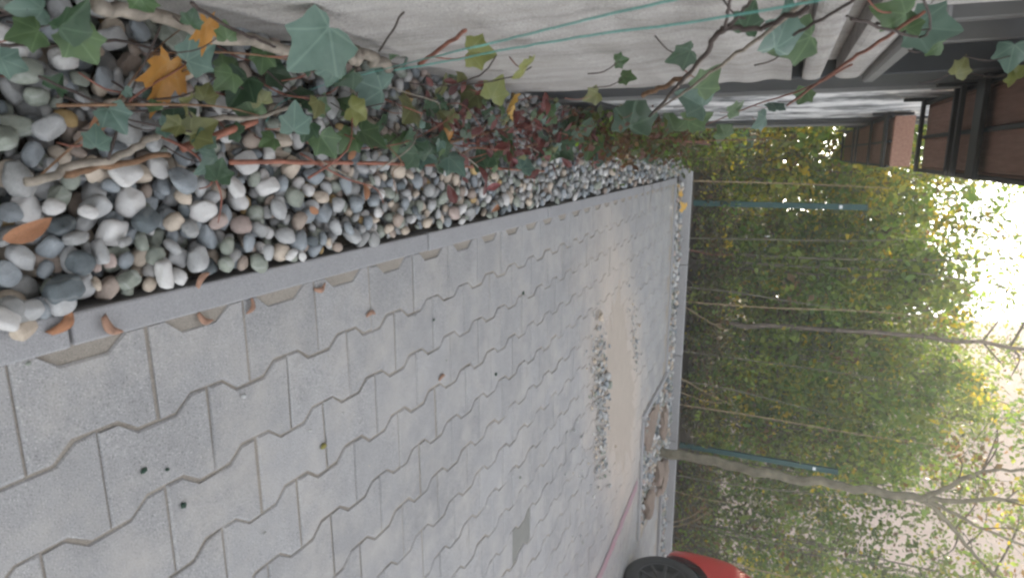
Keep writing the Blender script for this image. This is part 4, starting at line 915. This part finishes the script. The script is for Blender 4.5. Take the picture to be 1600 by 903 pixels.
# ---------------------------------------------------------------- red car at the right edge
def build_car():
    t = put(empty('car', (4.1, 3.2, 0)), 'red parked car at the edge, only a black rear wheel and fender showing', 'car')
    X0, W_ = 3.24, 1.62; cx = X0 + W_ / 2; yr, yf = 5.02, 1.42        # tail towards the hedge
    # loft: sections along the length, each a half outline from sill to roof (x from centre, z)
    secs = []
    def sec(y, hw, z_sill, z_belt, z_roof, roof_hw): secs.append((y, hw, z_sill, z_belt, z_roof, roof_hw))
    sec(yr + .02, .54, .32, .64, .82, .42); sec(yr - .01, .68, .27, .74, .95, .52); sec(yr - .09, .765, .24, .81, 1.10, .57); sec(yr - .22, .80, .22, .86, 1.34, .58); sec(yr - .42, .80, .21, .90, 1.43, .60)
    sec(yr - .8, .81, .20, .92, 1.47, .61); sec(yr - 1.5, .81, .19, .92, 1.49, .62); sec(yr - 2.1, .81, .19, .91, 1.44, .60); sec(yr - 2.55, .81, .19, .90, 1.18, .58)
    sec(yr - 2.8, .80, .20, .88, .98, .58); sec(yr - 3.2, .77, .21, .80, .84, .56); sec(yr - 3.45, .68, .24, .66, .72, .50); sec(yf + .03, .52, .28, .55, .60, .42)
    V = []; F = []; m_ = 0
    for (y, hw, zs_, zb, zr, rh) in secs:
        half = [(hw * .90, zs_), (hw * .985, zs_ + .07), (hw, zs_ + (zb - zs_) * .55), (hw * .985, zb - .03), (hw * .955, zb), (rh + (hw * .955 - rh) * .45, zb + (zr - zb) * .55), (rh, zr - .03), (rh * .85, zr)]
        ring = [(cx - a, y, b) for a, b in half] + [(cx + a, y, b) for a, b in reversed(half)]
        V += ring; m_ = len(ring)
    for i in range(len(secs) - 1):
        for k in range(m_):
            j = (k + 1) % m_; F.append((i * m_ + k, i * m_ + j, (i + 1) * m_ + j, (i + 1) * m_ + k))
    F.append(tuple(range(m_))); F.append(tuple(range(len(secs) * m_ - 1, (len(secs) - 1) * m_ - 1, -1)))
    body = mesh(V, F); tmp = bpy.data.objects.new('tmp_body', body); col.objects.link(tmp)
    sd = tmp.modifiers.new('s', 'SUBSURF'); sd.levels = 2; sd.render_levels = 2
    wy = (yr - .58, yr - 2.98); R_ = 0.30; cutters = []
    for y in wy:
        for sx in (-1, 1):
            bmc = bmesh.new(); bmesh.ops.create_cone(bmc, cap_ends=True, segments=40, radius1=R_ + .05, radius2=R_ + .05, depth=.52)
            bmesh.ops.rotate(bmc, verts=bmc.verts, cent=(0, 0, 0), matrix=Matrix.Rotation(math.pi / 2, 3, 'Y'))
            co = bpy.data.objects.new('tmp_cut', from_bm(bmc)); col.objects.link(co); co.location = (cx + sx * .80, y, R_ + .01); cutters.append(co)
            md = tmp.modifiers.new('b', 'BOOLEAN'); md.operation = 'DIFFERENCE'; md.object = co; md.solver = 'EXACT'
    dg = bpy.context.evaluated_depsgraph_get(); bpy.context.view_layer.update(); dg.update()
    me = bpy.data.meshes.new_from_object(tmp.evaluated_get(dg)); 
    for o in [tmp] + cutters: bpy.data.objects.remove(o, do_unlink=True)
    me.materials.clear(); child('body', smooth(me), M['car_red'], t)
    for y in wy:
        for sx in (-1, 1):
            wx = cx + sx * .695
            w = empty('wheel', (wx, y, R_)); w.parent = t; w.matrix_parent_inverse = Matrix.Translation(-Vector(t.location))
            prof = [(.19, -.085), (.215, -.098), (.27, -.10), (.292, -.085), (.30, -.05), (.30, .05), (.292, .085), (.27, .10), (.215, .098), (.19, .085)]
            V = []; F = []; n = 48
            for i in range(n):
                a = 2 * math.pi * i / n
                for (r, xx) in prof: V.append((xx * sx, r * math.cos(a), r * math.sin(a)))
            for i in range(n):
                for k in range(len(prof)):
                    a, b = i * len(prof), ((i + 1) % n) * len(prof); j = (k + 1) % len(prof); F.append((a + k, a + j, b + j, b + k))
            link('tyre', mesh(V, F), M['tyre'], w)
            V = []; F = []
            for i in range(n):
                a = 2 * math.pi * i / n
                for (r, xx) in ((.205, .075), (.205, .088), (.185, .088), (.18, .03)): V.append((xx * sx, r * math.cos(a), r * math.sin(a)))
            for i in range(n):
                for k in range(3):
                    a, b = i * 4, ((i + 1) % n) * 4; F.append((a + k, a + k + 1, b + k + 1, b + k))
            F.append(tuple(range(3, 4 * n, 4)))
            link('rim', mesh(V, F, False), M['rim'], w)
            for k in range(10):
                a = 2 * math.pi * k / 10; ca, sa = math.cos(a), math.sin(a); V = []
                for (r, wd, xx) in ((.03, .014, .070), (.19, .009, .082)):
                    for s in (-1, 1):
                        for dx in (0, -.02): V.append(((xx + dx) * sx, r * ca - s * wd * sa, r * sa + s * wd * ca))
                link('spoke', mesh(V, [(0, 1, 5, 4), (2, 6, 7, 3), (0, 4, 6, 2), (1, 3, 7, 5), (4, 5, 7, 6), (0, 2, 3, 1)], False), M['rim'], w)
            V, F = tube_data([(.035 * sx, 0, 0), (.082 * sx, 0, 0)], [.04, .034], 20); link('hub_cap', mesh(V, F, False), M['rim'], w)
            # black arch liner behind the wheel
            V = []; F = []; n = 24
            for i in range(n + 1):
                a = math.pi * (-.12 + 1.24 * i / n)
                for (r, xx) in ((R_ + .048, .735), (R_ + .046, .55)): V.append((cx + sx * xx * .985, y + r * math.cos(a), R_ + .01 + r * math.sin(a)))
            F = [(2 * i, 2 * i + 1, 2 * i + 3, 2 * i + 2) for i in range(n)]
            child('arch_liner', mesh(V, F), M['blackplastic'], t)
            child('arch_back', mesh(*tube_data([(cx + sx * .54, y, R_ + .01), (cx + sx * .55, y, R_ + .01)], [R_ + .045] * 2, 28), False), M['blackplastic'], t)
    child('underbody', box(cx - .60, cx + .60, yf + .3, yr - .2, .17, .26), M['blackplastic'], t)
    for sx in (-1, 1):
        V = [(cx + sx * .775, yr - .62, .95), (cx + sx * .775, yr - 2.35, .95), (cx + sx * .665, yr - 2.12, 1.36), (cx + sx * .665, yr - .72, 1.38)]
        V += [(v[0] - sx * .02, v[1], v[2]) for v in V]
        child('side_window', mesh(V, [(0, 1, 2, 3), (7, 6, 5, 4), (0, 4, 5, 1), (1, 5, 6, 2), (2, 6, 7, 3), (3, 7, 4, 0)], False), M['glass'], t)
        child('door_handle', box(cx + sx * .805 - .012, cx + sx * .805 + .012, yr - 1.35, yr - 1.18, .80, .825, .004), M['car_red'], t)
        child('tail_lamp', box(cx + sx * .60 - .07, cx + sx * .60 + .07, yr - .13, yr - .04, .74, .90, .03, 2), M['lamp_red'], t)
        child('mirror', box(cx + sx * .88 - .08, cx + sx * .88 + .08, yr - 2.52, yr - 2.40, .90, 1.02, .03, 2), M['car_red'], t)
    child('rear_window', mesh([(cx - .47, yr - .085, .97), (cx + .47, yr - .085, .97), (cx + .50, yr - .26, 1.36), (cx - .50, yr - .26, 1.36), (cx - .47, yr - .105, .97), (cx + .47, yr - .105, .97), (cx + .50, yr - .28, 1.36), (cx - .50, yr - .28, 1.36)], [(0, 1, 2, 3), (7, 6, 5, 4), (0, 4, 5, 1), (1, 5, 6, 2), (2, 6, 7, 3), (3, 7, 4, 0)], False), M['glass'], t)
    child('windscreen', mesh([(cx - .54, yr - 2.62, 1.02), (cx + .54, yr - 2.62, 1.02), (cx + .55, yr - 2.16, 1.40), (cx - .55, yr - 2.16, 1.40), (cx - .54, yr - 2.60, 1.02), (cx + .54, yr - 2.60, 1.02), (cx + .55, yr - 2.14, 1.40), (cx - .55, yr - 2.14, 1.40)], [(0, 1, 2, 3), (7, 6, 5, 4), (0, 4, 5, 1), (1, 5, 6, 2), (2, 6, 7, 3), (3, 7, 4, 0)], False), M['glass'], t)
build_car()

# ---------------------------------------------------------------- thin scattering volume added to imitate veiling lens glare
hz = N('lens_veil_volume'); hz.n.remove(hz.b)
pv = hz.new('ShaderNodeVolumePrincipled'); pv.inputs['Color'].default_value = (0.95, 0.94, 0.90, 1); pv.inputs['Density'].default_value = 0.011; pv.inputs['Anisotropy'].default_value = 0.35
hz.l.new(pv.outputs[0], hz.out.inputs['Volume'])
put(link('lens_veil', box(-9, 21, -6, 27, -1.2, 11.5), hz.m), 'thin pale volume added over the yard to imitate lens glare', 'lens_veil', kind='stuff')
